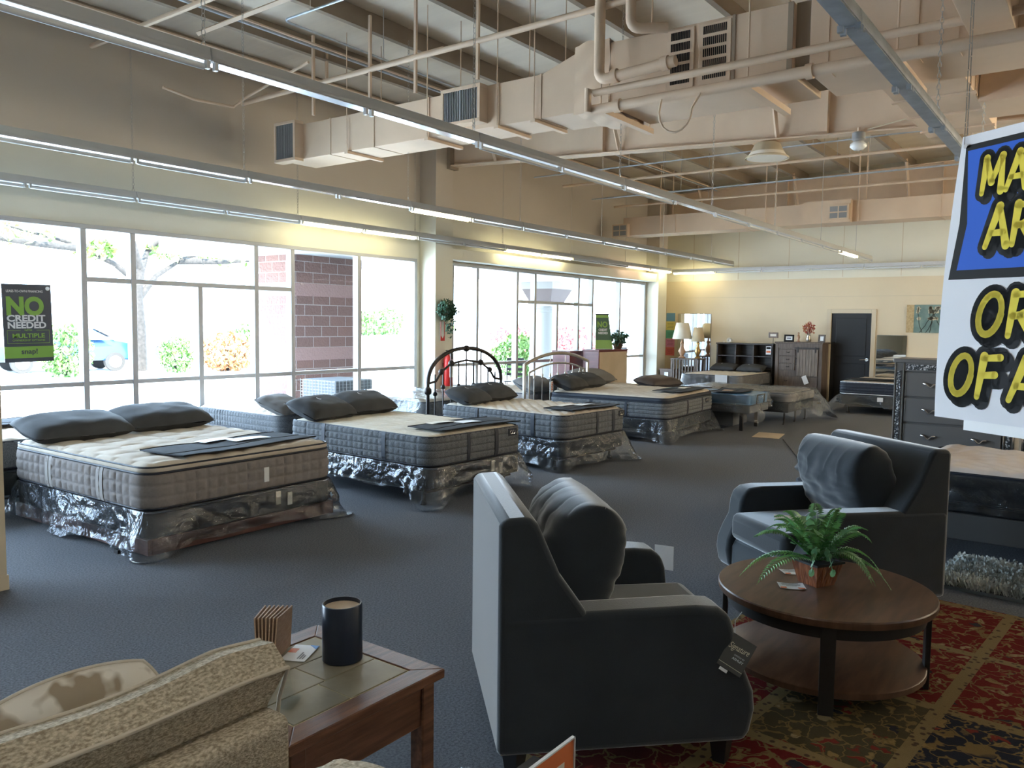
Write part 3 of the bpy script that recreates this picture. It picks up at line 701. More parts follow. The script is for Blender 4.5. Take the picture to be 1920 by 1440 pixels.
# bistro chairs outside, behind the iron headboard
def bistro(label, x, y, rz, m='iron'):
    t = thing('patio_chair', label, 'chair', (x,y,GZ+.02), rz, 'patio chairs outside')
    MB().box(-.2,-.2,.43,.2,.2,.455).done('seat', M[m], t, bevel=.01)
    for sx in (-1,1):
        for sy in (-1,1): MB().tube([(sx*.17,sy*.17,.43),(sx*.2,sy*.2,0)], .012, 6).done('leg', M[m], t)
    b = MB()
    for sx in (-1,1): b.tube([(sx*.18,.18,.45),(sx*.18,.24,.92)], .012, 6)
    for z in (.55,.66,.77,.88): b.box(-.19,.195+(z-.45)*.12,z,.19,.21+(z-.45)*.12,z+.06)
    b.done('backrest', M[m], t)
    return t
bistro('black folding patio chair outside, beside the pillar', 12.6,10.6,40); bistro('black slatted patio chair outside by the green shrub', 14.3,10.5,-60)

# ------------------------------------------------------------------ camera, world, daylight
cam = bpy.data.cameras.new('camera'); co = bpy.data.objects.new('camera', cam); COL.objects.link(co)
yaw, pit, rol = R(36.424), R(-4.202), R(.718)
f = Vector((math.cos(pit)*math.cos(yaw), math.cos(pit)*math.sin(yaw), math.sin(pit)))
r0 = f.cross(Vector((0,0,1))).normalized(); u0 = r0.cross(f)
rr = r0*math.cos(rol)+u0*math.sin(rol); uu = -r0*math.sin(rol)+u0*math.cos(rol)
co.matrix_world = Matrix(((rr.x,uu.x,-f.x,0),(rr.y,uu.y,-f.y,0),(rr.z,uu.z,-f.z,1.6),(0,0,0,1)))
cam.sensor_width = 36; cam.lens = 36*1520.5/1920; cam.clip_start = .05; cam.clip_end = 600
SC.camera = co
w = bpy.data.worlds.new('sky'); SC.world = w; w.use_nodes = True
bg = w.node_tree.nodes['Background']; bg.inputs['Color'].default_value = (.57,.77,1,1); bg.inputs['Strength'].default_value = 7.0
sn = bpy.data.lights.new('sun', 'SUN'); sn.energy = 14; sn.angle = R(.6); sn.color = (1,.95,.86)
so = bpy.data.objects.new('sun', sn); COL.objects.link(so)
so.rotation_euler = Vector((.25,.62,-.75)).to_track_quat('-Z','Y').to_euler()
for i, (x0, x1) in enumerate(((-1.2,9.36),(10.19,17.08))):
    a = bpy.data.lights.new('window_portal', 'AREA'); a.shape = 'RECTANGLE'; a.size = x1-x0; a.size_y = 2.55
    a.cycles.is_portal = True
    ao = bpy.data.objects.new('window_portal', a); COL.objects.link(ao); ao.location = ((x0+x1)/2, YW+.10, 1.32); ao.rotation_euler = (R(-90),0,0)
vs = SC.view_settings; SC.display_settings.display_device = 'sRGB'
vs.view_transform = 'Standard'; vs.look = 'None'; vs.gamma = 1; vs.use_curve_mapping = False; vs.exposure = 1.82
SC.cycles.use_denoising = True
try: SC.cycles.denoiser = 'OPENIMAGEDENOISE'
except Exception: pass
SC.cycles.max_bounces = 8; SC.cycles.diffuse_bounces = 5; SC.cycles.transparent_max_bounces = 12; SC.cycles.sample_clamp_indirect = 6
SC.cycles.caustics_reflective = False; SC.cycles.caustics_refractive = False
# ------------------------------------------------------------------ beds
def rrect(w, l, r, n=6):
    """rounded rectangle outline: list of (x, y, nx, ny, s)"""
    pts = []; s = 0
    cs = [(w/2-r, l/2-r, 0), (-w/2+r, l/2-r, 90), (-w/2+r, -l/2+r, 180), (w/2-r, -l/2+r, 270)]
    raw = []
    for cx, cy, a0 in cs:
        for i in range(n+1):
            a = R(a0+90*i/n); raw.append((cx+r*math.cos(a), cy+r*math.sin(a), math.cos(a), math.sin(a)))
    out = []
    m = len(raw)
    for i in range(m):
        x, y, nx, ny = raw[i]; x2, y2, nx2, ny2 = raw[(i+1) % m]
        d = math.hypot(x2-x, y2-y); k = max(1, int(d/.0125)) if (nx == nx2 and ny == ny2) or d > .1 else 1
        for j in range(k):
            t = j/k; out.append((x+(x2-x)*t, y+(y2-y)*t, nx+(nx2-nx)*t, ny+(ny2-ny)*t, s+d*t))
        s += d
    return out, s
def squash(u, v, w, l, r):
    """unit square -> rounded rectangle"""
    x, y = u*w/2, v*l/2
    dx, dy = abs(x)-(w/2-r), abs(y)-(l/2-r)
    if dx > 0 and dy > 0:
        a, b = dx/r, dy/r
        x = math.copysign(w/2-r + r*a*math.sqrt(max(0,1-b*b/2)), x); y = math.copysign(l/2-r + r*b*math.sqrt(max(0,1-a*a/2)), y)
    return x, y
def border(mb, out, z0, z1, off, quilt=.0, cell=.085, rows=None, bulge=.012):
    nz = 28; h = z1-z0; rows = rows or max(1, round(h/cell))
    L = out[-1][4]
    def q(s, t):
        a = abs(math.sin(math.pi*s/cell)); b = abs(math.sin(math.pi*t*rows))
        return quilt*(min(a**.4, b**.4)) + bulge*(4*t*(1-t))**.5
    rings = []
    for i in range(nz+1):
        t = i/nz
        rings.append([mb.v((x+nx*(off+q(s,t)), y+ny*(off+q(s,t)), z0+h*t)) for x, y, nx, ny, s in out])
    n = len(out)
    for A, B in zip(rings, rings[1:]):
        for k in range(n): mb.f([A[k], A[(k+1)%n], B[(k+1)%n], B[k]])
    return q
def loop_tube(out, z, r, off, wob=0.):
    return MB().tube([(x+nx*off, y+ny*off, z+wob*math.sin(s*9)) for x, y, nx, ny, s in out], r, 6, closed=True)
def top_surface(w, l, r, z, dome, tuft, cell, style):
    def fn(u, v):
        U_, V_ = 2*u-1, 2*v-1
        x, y = squash(U_, V_, w, l, r)
        e = min(1-abs(U_), 1-abs(V_)*1.0)
        edge = 1-max(0, 1-e*10)**2
        if style == 'diamond': p = abs(math.sin(math.pi*(x+y)/cell))*abs(math.sin(math.pi*(x-y)/cell)); p = p**.5
        elif style == 'scroll': p = .5+.5*math.sin((x*9+1.3*math.sin(y*8))*math.pi/cell*.12)*math.sin((y*9+1.3*math.sin(x*7))*math.pi/cell*.12)
        else:
            a, b = abs(math.sin(math.pi*x/cell)), abs(math.sin(math.pi*(y + (cell/2 if int(math.floor(x/cell))%2 else 0))/cell)); p = (a*b)**.4
        return (x, y, z - .02*(1-edge) + dome*edge + tuft*p*min(1, e*14))
    return MB().gridm(fn, 84, 104)
def mattress(label, loc, rz, w, l, z0, z1, side, top, style='tuft', r=.13, quilt=.012, cell=.085, rows=None, pillowtop=0, ribbons=(), rib_m='navy', trim='navy', tuft=.014, tcell=.20, group='mattresses on show', badge=None, tagw=None, extra_gusset=False, name='mattress', dome=.012):
    t = thing(name, label, 'mattress', loc, rz, group)
    out, P = rrect(w, l, r)
    zs = z1-pillowtop
    b = MB(); q = border(b, out, z0+.012, zs, -.012, quilt, cell, rows)
    # closed underside
    vs = [b.v((x*.97, y*.97, z0+.012)) for x, y, *_ in out]; b.f(vs)
    b.done('border', M[side], t, smooth=60)
    top_surface(w-.02, l-.02, r, z1-.012, dome, tuft, tcell, style).done('top', M[top], t, smooth=60)
    if pillowtop:
        g = MB(); border(g, out, zs+.004, z1-.006, -.016, 0, .1, 1, .016); g.done('pillow_top_gusset', M[trim if extra_gusset else top], t, smooth=60)
        loop_tube(out, zs+.004, .009, -.004).done('piping', M[trim], t, smooth=60)
        if not extra_gusset: loop_tube(out, zs+.022, .007, -.012).done('piping', M[trim], t, smooth=60)
    loop_tube(out, z1-.010, .007, -.006).done('piping', M[trim], t, smooth=60)
    loop_tube(out, z0+.012, .008, -.008).done('piping', M[trim], t, smooth=60)
    for s0 in ribbons:
        rb = MB(); sel = [o for o in out if s0-.028 <= (o[4] % P) <= s0+.028]
        if len(sel) < 2: continue
        A = [[rb.v((x+nx*(.0+.014*(4*tt*(1-tt))**.5), y+ny*(.0+.014*(4*tt*(1-tt))**.5), z0+.012+(zs-z0-.012)*tt)) for x, y, nx, ny, s in sel] for tt in [i/8 for i in range(9)]]
        for a, c in zip(A, A[1:]):
            for k in range(len(sel)-1): rb.f([a[k], a[k+1], c[k+1], c[k]])
        rb.done('ribbon', M[rib_m], t, solid=.004)
    if badge is not None:
        s0 = badge; o = min(out, key=lambda o: abs(o[4]-s0)); ang = math.atan2(o[3], o[2])
        bd = MB(); bd.M = Matrix.Translation((o[0]+o[2]*.012, o[1]+o[3]*.012, zs-.055)) @ Matrix.Rotation(ang+R(90), 4, 'Z')
        bd.box(-.06,-.004,-.035,.06,.004,.035); bo = bd.done('badge', M['navy'], t)
        rg = MB(); rg.M = Matrix.Translation((o[0]+o[2]*.017, o[1]+o[3]*.017, zs-.055)) @ Matrix.Rotation(ang+R(90), 4, 'Z')
        for cx in (-.024,.012): rg.tube([(cx+.016*math.cos(a), 0, .016*math.sin(a)) for a in [2*math.pi*i/12 for i in range(12)]], .003, 5, closed=True)
        rg.tube([(.024,0,-.016),(.034,0,.014),(.044,0,-.016)], .003, 5)
        rg.done('emblem', M['silver'], bo)
    if tagw:
        o = min(out, key=lambda o: abs(o[4]-tagw)); ang = math.atan2(o[3], o[2])
        bd = MB(); bd.M = Matrix.Translation((o[0]+o[2]*.014, o[1]+o[3]*.014, zs-.12)) @ Matrix.Rotation(ang+R(90), 4, 'Z')
        bd.box(-.022,-.003,-.06,.022,.003,.05); bd.done('label_tag', M['paper'], t)
    return t
# perimeter stations: the outline starts at +x end of the far (+y) corner and runs counter-clockwise:
# head edge, left (-x) side going towards the foot, foot edge (-y), right side
def st_left(w, l, r, yfrac):   # station on the left side, yfrac 0 at head .. 1 at foot
    q = math.pi*r/2; return q + (w-2*r) + q + (l-2*r)*yfrac
def st_foot(w, l, r, xfrac):
    q = math.pi*r/2; return q + (w-2*r) + q + (l-2*r) + q + (w-2*r)*xfrac

def drape(out, P, z0, z1, seed, flare=.05, hem=.06, off=.018, corner=.16, tails=(), m='film', par=None, name='plastic_wrap', nz=14):
    """clear film wrapped round a box: creased, hem uneven, flaring and hanging in tails at corners"""
    r = random.Random(seed); ph = [r.uniform(0,6.3) for _ in range(6)]
    d = MB(); n = len(out); rings = []
    for i in range(nz+1):
        t = i/nz; ring = []
        for x, y, nx, ny, s in out:
            a = 2*math.pi*s/P
            k = noise.noise(Vector((x*3.1+seed, y*3.1, t*2.3)))
            k2 = noise.noise(Vector((x*9+seed*2, y*9, t*6)))
            cn = abs(nx*ny)*2
            low = hem*(.5+.5*math.sin(a*3+ph[0])*math.sin(a*5+ph[1])) + corner*cn*(.5+.5*math.sin(a*2+ph[2]))
            o = off + t*flare*(.5+.8*k+.5*math.sin(a*7+ph[3])) + .020*k2*(t**.4) + .05*cn*t + .034*t**.7*max(0,.5-abs(noise.noise(Vector((x*5+seed,y*5+t*2.2,t*2.6)))*2.2)) + .012*t*math.sin(s*46+4*k+ph[4])*max(0,math.sin(s*6.1+ph[5]))
            z = z1 - (z1-z0+low)*t
            for (sx, sy, drop, outw) in tails:
                dd = math.hypot(x-sx, y-sy)
                if dd < .34:
                    f = (1-dd/.34)**1.3; z -= drop*f*t*t; o += outw*f*t
            ring.append(d.v((x+nx*o, y+ny*o, max(z, .012))))
        rings.append(ring)
    for A, B in zip(rings, rings[1:]):
        for k in range(n): d.f([A[k], A[(k+1)%n], B[(k+1)%n], B[k]])
    return d.done(name, M[m], par, smooth=80)
def boxspring(label, loc, rz, w, l, z0, z1, seed, tails=(), hem=.05, flare=.05, film='film', low=None, labels=(), group='box springs on show', corner=.12):
    t = thing('box_spring', label, 'box spring', loc, rz, group)
    b = MB(); out, P = rrect(w-.03, l-.03, .07, 5); border(b, out, z0, z1, 0, 0, .1, 1, .004)
    b.f([b.v((x,y,z1)) for x,y,*_ in out]); b.f([b.v((x,y,z0)) for x,y,*_ in out][::-1])
    b.done('base', M['boxspring'], t, smooth=50)
    loop_tube(out, z1-.01, .008, .004).done('piping', M['navy'], t, smooth=60)
    drape(out, P, z0 if low is None else low, z1+.004, seed, flare, hem, tails=tails, m=film, par=t, corner=corner)
    for x, z in labels:
        MB().box(x-.022,-l/2-.012,z-.05,x+.022,-l/2-.004,z+.05).done('law_label', M['paper_warm'], t)
    return t
def metal_frame(label, loc, rz, w, l, z, group='metal bed frames', m='dgrey_metal'):
    t = thing('bed_frame', label, 'bed frame', loc, rz, group)
    a, b = w/2-.06, l/2-.12
    q = MB()
    for s in (-1,1): q.box(s*a-.018,-b,z-.03,s*a+.018,b,z)
    for y in (-b,0,b): q.box(-a,y-.016,z-.045,a,y+.016,z-.03)
    q.done('rail', M[m], t)
    for sx in (-1,1):
        for y in (-b+.05,b-.05):
            lg = MB().tube([(sx*(a-.03),y,z-.04),(sx*(a-.03),y,.03)], .017, 8).done('leg', M[m], t)
            MB().lathe([(.03,0),(.034,.008),(.028,.03),(.016,.04)], 12, (sx*(a-.03),y,0)).done('glide', M['rubber'], lg)
    return t
def pillow(label, loc, rot, w=.62, l=.40, th=.17, m='pillow_dark', seed=1, logo=True, group='show pillows', name='pillow', pinch=.10):
    t = thing(name, label, 'pillow', loc, group=group, rot=rot)
    def surf(sg):
        def fn(u, v):
            a, b = 2*u-1, 2*v-1
            k = max(0, (1-a**4)*(1-b**4))**.62
            px = 1-pinch*(b*b)*.5*(1-0*a); py = 1-pinch*(a*a)*.9+.06*abs(a)**6
            wv = .012*noise.noise(Vector((a*2.5+seed, b*2.5, sg)))*(1-k*.3)
            return (a*w/2*px, b*l/2*py, sg*(th/2*k) + wv)
        return fn
    b = MB(); b.grid(surf(1), 26, 20); b.grid(surf(-1), 26, 20)
    b.done('pillow_body', M[m], t, smooth=70, weld=True)
    if logo:
        lg = MB(); n = 10
        C0 = [(-.05+.026*math.cos(a), .035+.026*math.sin(a)) for a in [R(100+200*i/n) for i in range(n+1)]]
        C1 = [(-.043+.021*math.cos(a), .037+.021*math.sin(a)) for a in [R(110+180*i/n) for i in range(n+1)]]
        zt = th/2+.004
        for i in range(n): lg.quad((*C0[i],zt),(*C0[i+1],zt),(*C1[i+1],zt),(*C1[i],zt))
        lg.done('logo_mark', M['p_white'], t)
    return t
def foot_cover(label, loc, rz, w, l, seed, papers, z=0., group='foot covers with card pockets'):
    """dark runner lying across the foot of the bed, its papers in a clear pocket"""
    t = thing('foot_cover', label, 'bed runner', loc, rz, group)
    def fn(u, v):
        x, y = (u-.5)*w, (v-.5)*l
        return (x + .012*math.sin(v*5+seed), y + .02*math.sin(u*7+seed), .006*noise.noise(Vector((x*5+seed,y*6,0))) + .006)
    MB().gridm(fn, 30, 12).done('cloth', M['cover'], t, smooth=70, solid=.006)
    def ln(v): return [(fn(u/24, v)[0], fn(u/24, v)[1], fn(u/24, v)[2]+.004) for u in range(25)]
    MB().tube(ln(.36), .0025, 4).done('seam', M['ink'], t)
    MB().tube(ln(.0), .004, 4).done('hem', M['ink'], t); MB().tube(ln(1.), .004, 4).done('hem', M['ink'], t)
    for (x, y, a, pw, ph, pm) in papers:
        c = MB(); c.M = Matrix.Translation((x,y,.018)) @ Matrix.Rotation(R(a),4,'Z')
        c.gridm(lambda u, v: ((u-.5)*pw, (v-.5)*ph, .004*math.sin(u*4)), 6, 3); c.done('price_card', M[pm], t, solid=.001)
    return t

LFR = .13
def bedset(nm, cx, foot, rz, w, l, zb, zt, **k):
    """position of a bed given the middle of its foot end"""
    a = R(rz); return (cx - math.sin(a)*l/2, foot + math.cos(a)*l/2)
# --- bed 1, taupe, nearest
w, l = 1.64, 1.94; x, y = bedset('', 3.66, 5.12, 1, w, l, 0, 0)
mattress('wide taupe mattress with a cream top, nearest to the left edge', (x,y,0), 1, w, l, .315, .62, 'taupe', 'cream', quilt=.016, cell=.085, pillowtop=.055, tuft=.022, tcell=.24,
         ribbons=(st_left(w,l,LFR,.28), st_left(w,l,LFR,.31), st_left(w,l,LFR,.72), st_left(w,l,LFR,.75)), rib_m='rib_light', tagw=st_foot(w,l,LFR,.60))
boxspring('film wrapped box spring under the taupe mattress', (x,y,0), 1, w, l, .13, .312, 3, tails=((-w/2,-l/2,.10,.05),(w/2,-l/2,.16,.16),(-w/2,.2,.06,.06)), hem=.05, flare=.06, labels=((.25,.24),(.36,.22)), low=.075, corner=.03, film='film_heavy')
t = thing('bed_frame', 'low cherry wood bed base under the taupe mattress', 'bed frame', (x,y,0), 1, 'bed bases')
MB().box(-w/2+.005,-l/2+.0,.02,-w/2+.03,l/2-.02,.128).done('side_rail', M['cherry'], t, bevel=.004)
MB().box(w/2-.03,-l/2+.0,.02,w/2-.005,l/2-.02,.128).done('side_rail', M['cherry'], t, bevel=.004)
MB().box(-w/2+.03,-l/2+.002,.02,w/2-.03,-l/2+.027,.128).done('foot_rail', M['cherry'], t, bevel=.004)
for sx in (-1,1):
    for yy in (-l/2+.1,.1,l/2-.12): MB().box(sx*(w/2-.13)-.035,yy-.03,0,sx*(w/2-.13)+.035,yy+.03,.05).done('foot', M['blackwood'], t)
MB().box(-w/2-.05,-l/2+.28,0,-w/2+.06,-l/2+.33,.028).done('floor_bar', M['blackwood'], t)
foot_cover('dark foot cover with two white cards on the taupe mattress', (x+.12,5.47,.642), 5, 1.26, .50, 2, ((-.02,.20,4,.30,.12,'paper'),(.20,.06,-2,.34,.13,'paper')))
pillow('long charcoal pillow at the head of the taupe bed, left one', (x-.46,y+.70,.725), (R(13),R(0),R(4)), .86,.48,.19, seed=3, logo=False)
pillow('long charcoal pillow at the head of the taupe bed, right one', (x+.32,y+.76,.735), (R(13),R(0),R(0)), .86,.48,.19, seed=5, logo=False)
# --- bed 2, charcoal quilted
w, l = 1.30, 2.0; x, y = bedset('', 5.80, 4.64, -2, w, l, 0, 0)
mattress('charcoal quilted mattress with a striped cream top, second in the front row', (x,y,0), -2, w, l, .35, .62, 'char', 'cream_stripe', quilt=.012, cell=.07, rows=4, tuft=.007, tcell=.19,
         ribbons=(st_left(w,l,LFR,.25),st_left(w,l,LFR,.74),st_foot(w,l,LFR,.34),st_foot(w,l,LFR,.72)), badge=st_foot(w,l,LFR,.95))
boxspring('film wrapped box spring under the second front mattress', (x,y,0), -2, w, l, .16, .345, 8, tails=((-w/2,-l/2,.12,.05),(w/2,-l/2,.08,.12)), hem=.07, flare=.06, labels=((.18,.27),(.30,.24)), film='film_heavy')
metal_frame('dark metal frame under the second front mattress', (x,y,0), -2, w, l, .155)
foot_cover('dark foot cover with a blue white card on the second front mattress', (x+.12,4.95,.642), -3, 1.10, .46, 4, ((.06,.02,0,.26,.13,'paper'),(-.16,.17,2,.34,.10,'paper_warm')))
pillow('charcoal pillow with moon logo on the second front bed, left one', (x-.36,y+.80,.725), (R(19),0,R(8)), .70,.44,.19, seed=7)
pillow('charcoal pillow with moon logo on the second front bed, right one', (x+.26,y+.86,.735), (R(19),0,R(-4)), .70,.44,.19, seed=9)
# --- bed 3 with the iron arch headboard
w, l = 1.30, 1.86; x, y = bedset('', 7.98, 4.68, -2.5, w, l, 0, 0)
mattress('charcoal quilted mattress in front of the arched iron headboard', (x,y,0), -2.5, w, l, .35, .62, 'char', 'cream', quilt=.012, cell=.07, rows=4, tuft=.016, tcell=.16, style='diamond',
         ribbons=(st_left(w,l,LFR,.30),st_left(w,l,LFR,.82),st_foot(w,l,LFR,.50),st_foot(w,l,LFR,.83)), badge=st_foot(w,l,LFR,1.0))
boxspring('film wrapped box spring below the arched iron headboard bed', (x,y,0), -2.5, w, l, .16, .345, 14, tails=((-w/2,-l/2,.10,.02),(w/2,-l/2,.06,.22)), hem=.05, flare=.05, low=.085, film='film_heavy')
metal_frame('dark metal frame under the mattress of the arched iron headboard', (x,y,0), -2.5, w, l, .155)
foot_cover('dark foot cover with a white card on the arched headboard bed', (x+.10,4.95,.645), -3, 1.0, .40, 6, ((.12,.06,0,.28,.11,'paper'),(-.10,.17,3,.34,.10,'paper_warm')))
pillow('charcoal logo pillow below the iron arch, left one', (x-.36,y+.70,.725), (R(19),0,R(10)), .62,.40,.18, seed=11)
pillow('charcoal logo pillow below the iron arch, right one', (x+.20,y+.76,.735), (R(19),0,R(-6)), .62,.40,.18, seed=13)
def arch_headboard():
    hb = thing('iron_headboard', 'dark iron headboard with a tall rounded arch and thin spindles', 'headboard', (8.03,6.66,0), -5)
    W = .665
    for s in (-1,1):
        p = MB().tube([(s*W,0,0),(s*W,0,.86)], .022, 10).lathe([(.022,0),(.042,.02),(.048,.05),(.042,.08),(.022,.10)], 12, (s*W,0,.72)).done('post', M['iron'], hb, smooth=50)
    n = 24
    arc = [(W*math.cos(math.pi*i/n), 0, .86+.43*math.sin(math.pi*i/n)**.9) for i in range(n+1)]
    MB().tube(arc, .025, 10).done('arch', M['iron'], hb, smooth=60)
    MB().lathe([(.02,-.04),(.045,-.02),(.045,.02),(.02,.04)], 10, (0,0,1.285)).done('finial', M['iron'], hb, smooth=50)
    inn = [(-W,0,.86),(-W*.80,0,.885),(-W*.66,0,1.0),(-W*.40,0,1.10),(0,0,1.135),(W*.40,0,1.10),(W*.66,0,1.0),(W*.80,0,.885),(W,0,.86)]
    MB().tube(inn, .015, 8).done('inner_scroll', M['iron'], hb, smooth=60)
    for i in range(9):
        xx = -W*.82+W*1.64*i/8; zt = .90+.22*(1-(xx/W)**2)
        if i in (2,4,6): zt = .86+.41*math.sqrt(max(0,1-(xx/W)**2))
        sp = MB().tube([(xx,0,.45),(xx,0,zt)], .010, 6)
        sp.lathe([(.010,0),(.026,.012),(.03,.028),(.026,.045),(.010,.058)], 10, (xx,0,.78 if i%2 else .70))
        sp.done('spindle', M['iron'], hb, smooth=60)
    for s in (-1,1):
        MB().ball((s*W*.40,0,1.10), .042, 8).done('knot', M['iron'], hb, smooth=60); MB().ball((s*W*.66,0,1.0), .038, 8).done('knot', M['iron'], hb, smooth=60)
    MB().tube([(-W,0,.45),(W,0,.45)], .012, 8).done('cross_bar', M['iron'], hb)
arch_headboard()
# --- bed 4, king with pillow top and pewter headboard
w, l = 1.90, 1.86; x, y = bedset('', 11.0, 4.86, 4, w, l, 0, 0)
mattress('wide charcoal pillow top mattress in front of the pewter headboard', (x,y,0), 4, w, l, .33, .625, 'char', 'cream', quilt=.012, cell=.075, rows=4, pillowtop=.075, extra_gusset=True, tuft=.012, tcell=.15, style='scroll',
         ribbons=(st_left(w,l,LFR,.36),st_left(w,l,LFR,.70),st_foot(w,l,LFR,.38),st_foot(w,l,LFR,.76)), badge=st_foot(w,l,LFR,.88), dome=.02)
boxspring('film wrapped box spring below the pewter headboard bed', (x,y,0), 4, w, l, .17, .325, 21, tails=((-w/2,-l/2,.12,.06),(w/2,-l/2,.05,.20)), hem=.05, flare=.06, low=.09, film='film_heavy')
metal_frame('dark metal frame under the mattress of the pewter headboard', (x,y,0), 4, w, l, .165)
foot_cover('dark foot cover with a cream card on the pewter headboard bed', (x+.36,5.14,.66), 3, 1.2, .46, 9, ((.10,.02,0,.28,.11,'paper_warm'),(-.2,.16,2,.40,.08,'cover')))
pillow('charcoal logo pillow on the pewter headboard bed, left one', (x-.68,y+.72,.745), (R(17),0,R(8)), .68,.42,.19, seed=15)
pillow('charcoal logo pillow on the pewter headboard bed, right one', (x-.10,y+.78,.75), (R(17),0,R(-4)), .68,.42,.19, seed=17)
def pewter_headboard():
    hb = thing('metal_headboard', 'pewter metal headboard with a low arch and turned spindles', 'headboard', (10.44,6.83,0), 2)
    W = .93
    for s in (-1,1): MB().box(s*W-.023,-.02,0,s*W+.023,.02,1.03).done('post', M['pewter'], hb, bevel=.008)
    n = 20
    MB().tube([(W*(1-2*i/n),0,1.02+.15*(1-(1-2*i/n)**2)) for i in range(n+1)], .025, 8).done('arch', M['pewter'], hb, smooth=60)
    MB().tube([(W*.86*(1-2*i/n),0,.90+.12*(1-(1-2*i/n)**2)) for i in range(n+1)], .014, 8).done('inner_arch', M['pewter'], hb, smooth=60)
    for s in (-1,1): MB().tube([(s*W*.86,0,.42),(s*W*.86,0,.92)], .014, 8).done('inner_post', M['pewter'], hb)
    for i in range(7):
        xx = -W*.72+W*1.44*i/6; zt = .90+.12*(1-(xx/(W*.86))**2)
        sp = MB().tube([(xx,0,.45),(xx,0,zt+.12 if i in (2,4) else zt)], .006, 6); sp.lathe([(.006,0),(.018,.012),(.012,.03),(.02,.05),(.009,.07)], 10, (xx,0,.80))
        sp.done('spindle', M['pewter'], hb, smooth=60)
    MB().tube([(-W,0,.45),(W,0,.45)], .014, 8).done('cross_bar', M['pewter'], hb)
    return hb
pewter_headboard()
tg = thing('price_tag', 'orange and white price tag hanging on the pewter headboard post', 'tag', (9.86,6.55,.62), 20)
MB().prism([(-.075,0),(.075,.0),(.085,.20),(-.065,.20)], -.002, .002, 'y').done('card', M['paper'], tg)
o = MB()
o.box(-.07,-.004,.165,.08,-.0025,.195).done('header_band', M['ink'], tg)
o = MB()
for k in range(5): o.box(-.055,-.004,.03+k*.025,.055,-.0025,.042+k*.025)
o.done('print', M['orange'], tg); MB().tube([(.08,0,.2),(.03,.06,.26)], .002, 4).done('string', M['ink'], tg)
# --- beds by the windows
w, l = 1.25, 1.62
mattress('mattress with a zigzag grey border by the window behind the second bed', (6.02,7.80,0), 0, w, l, .40, .60, 'char', 'cream', quilt=.012, cell=.05, rows=3, tuft=.02, tcell=.13, style='diamond')
boxspring('film wrapped box spring by the window behind the second bed', (6.02,7.80,0), 0, w, l, .19, .395, 31, hem=.05)
metal_frame('metal frame by the window behind the second bed', (6.02,7.80,0), 0, w, l, .185)
pillow('grey pillow half hidden behind the second front bed', (5.56,7.18,.70), (R(22),0,R(20)), .55,.42,.15, 'pillow_grey', 19, False)
w, l = 1.5, 1.55
mattress('grey mattress by the window behind the taupe bed', (2.72,7.98,0), 0, w, l, .36, .60, 'char', 'cream', quilt=.012, cell=.07, tuft=.014, tcell=.11, style='scroll', trim='navy')
boxspring('film wrapped box spring by the window behind the taupe bed', (2.72,7.98,0), 0, w, l, .15, .355, 33, hem=.05)
metal_frame('metal frame by the window behind the taupe bed', (2.72,7.98,0), 0, w, l, .145)
foot_cover('dark cover lying on the mattress behind the taupe bed', (2.9,8.25,.632), 0, 1.2, .5, 12, ((.1,.1,0,.4,.2,'paper'),))
w, l = 1.30, 1.60
mattress('film covered mattress by the window behind the iron headboard', (8.35,7.85,0), 0, w, l, .38, .585, 'char', 'cream', quilt=.008, cell=.08, tuft=.012, tcell=.14, style='diamond')
boxspring('box spring with loose film by the window behind the iron headboard', (8.35,7.85,0), 0, w, l, .18, .375, 37, hem=.05, film='film_heavy')
metal_frame('metal frame by the window behind the iron headboard', (8.35,7.85,0), 0, w, l, .175)
t = thing('plastic_sheet', 'loose clear plastic sheet over the mattress behind the iron headboard', 'plastic sheet', (8.35,7.85,0))
out, P = rrect(1.36, 1.66, .1); drape(out, P, .30, .625, 41, .10, .10, off=.02, tails=((-.65,-.8,.22,.30),(.65,-.8,.2,.22)), m='film_heavy', par=t, name='hanging_sides', corner=.2)
MB().gridm(lambda u, v: ((u-.5)*1.38, (v-.5)*1.68, .628+.012*noise.noise(Vector((u*9,v*9,3)))), 30, 30).done('top_film', M['film'], t, smooth=70)
w, l = 1.30, 1.55
mattress('film wrapped mattress by the window behind the pewter headboard', (10.75,7.82,0), 0, w, l, .36, .55, 'taupe', 'cream', quilt=.008, cell=.08, tuft=.012, tcell=.14)
boxspring('box spring by the window behind the pewter headboard', (10.75,7.82,0), 0, w, l, .16, .355, 43, hem=.07, film='film_heavy')
metal_frame('metal frame by the window behind the pewter headboard', (10.75,7.82,0), 0, w, l, .155)
pillow('fat grey pillow seen between the two metal headboards', (10.42,7.22,.655), (R(20),0,0), .74,.46,.22, 'pillow_grey', 23, False)
pillow('grey pillow by the window to the right of the pewter headboard', (12.5,7.45,.70), (R(18),0,R(-12)), .9,.5,.2, 'pillow_grey', 25, False)
# mattress carrying the right-hand grey pillow
mattress('plain mattress by the window in front of the red dresser', (12.55,7.28,0), 0, 1.1, 1.15, .36, .56, 'taupe', 'cream', quilt=.008, cell=.08, tuft=.01, tcell=.14)
boxspring('box spring by the window in front of the red dresser', (12.55,7.28,0), 0, 1.1, 1.15, .16, .355, 47, hem=.07)
metal_frame('metal frame by the window in front of the red dresser', (12.55,7.28,0), 0, 1.1, 1.15, .155)
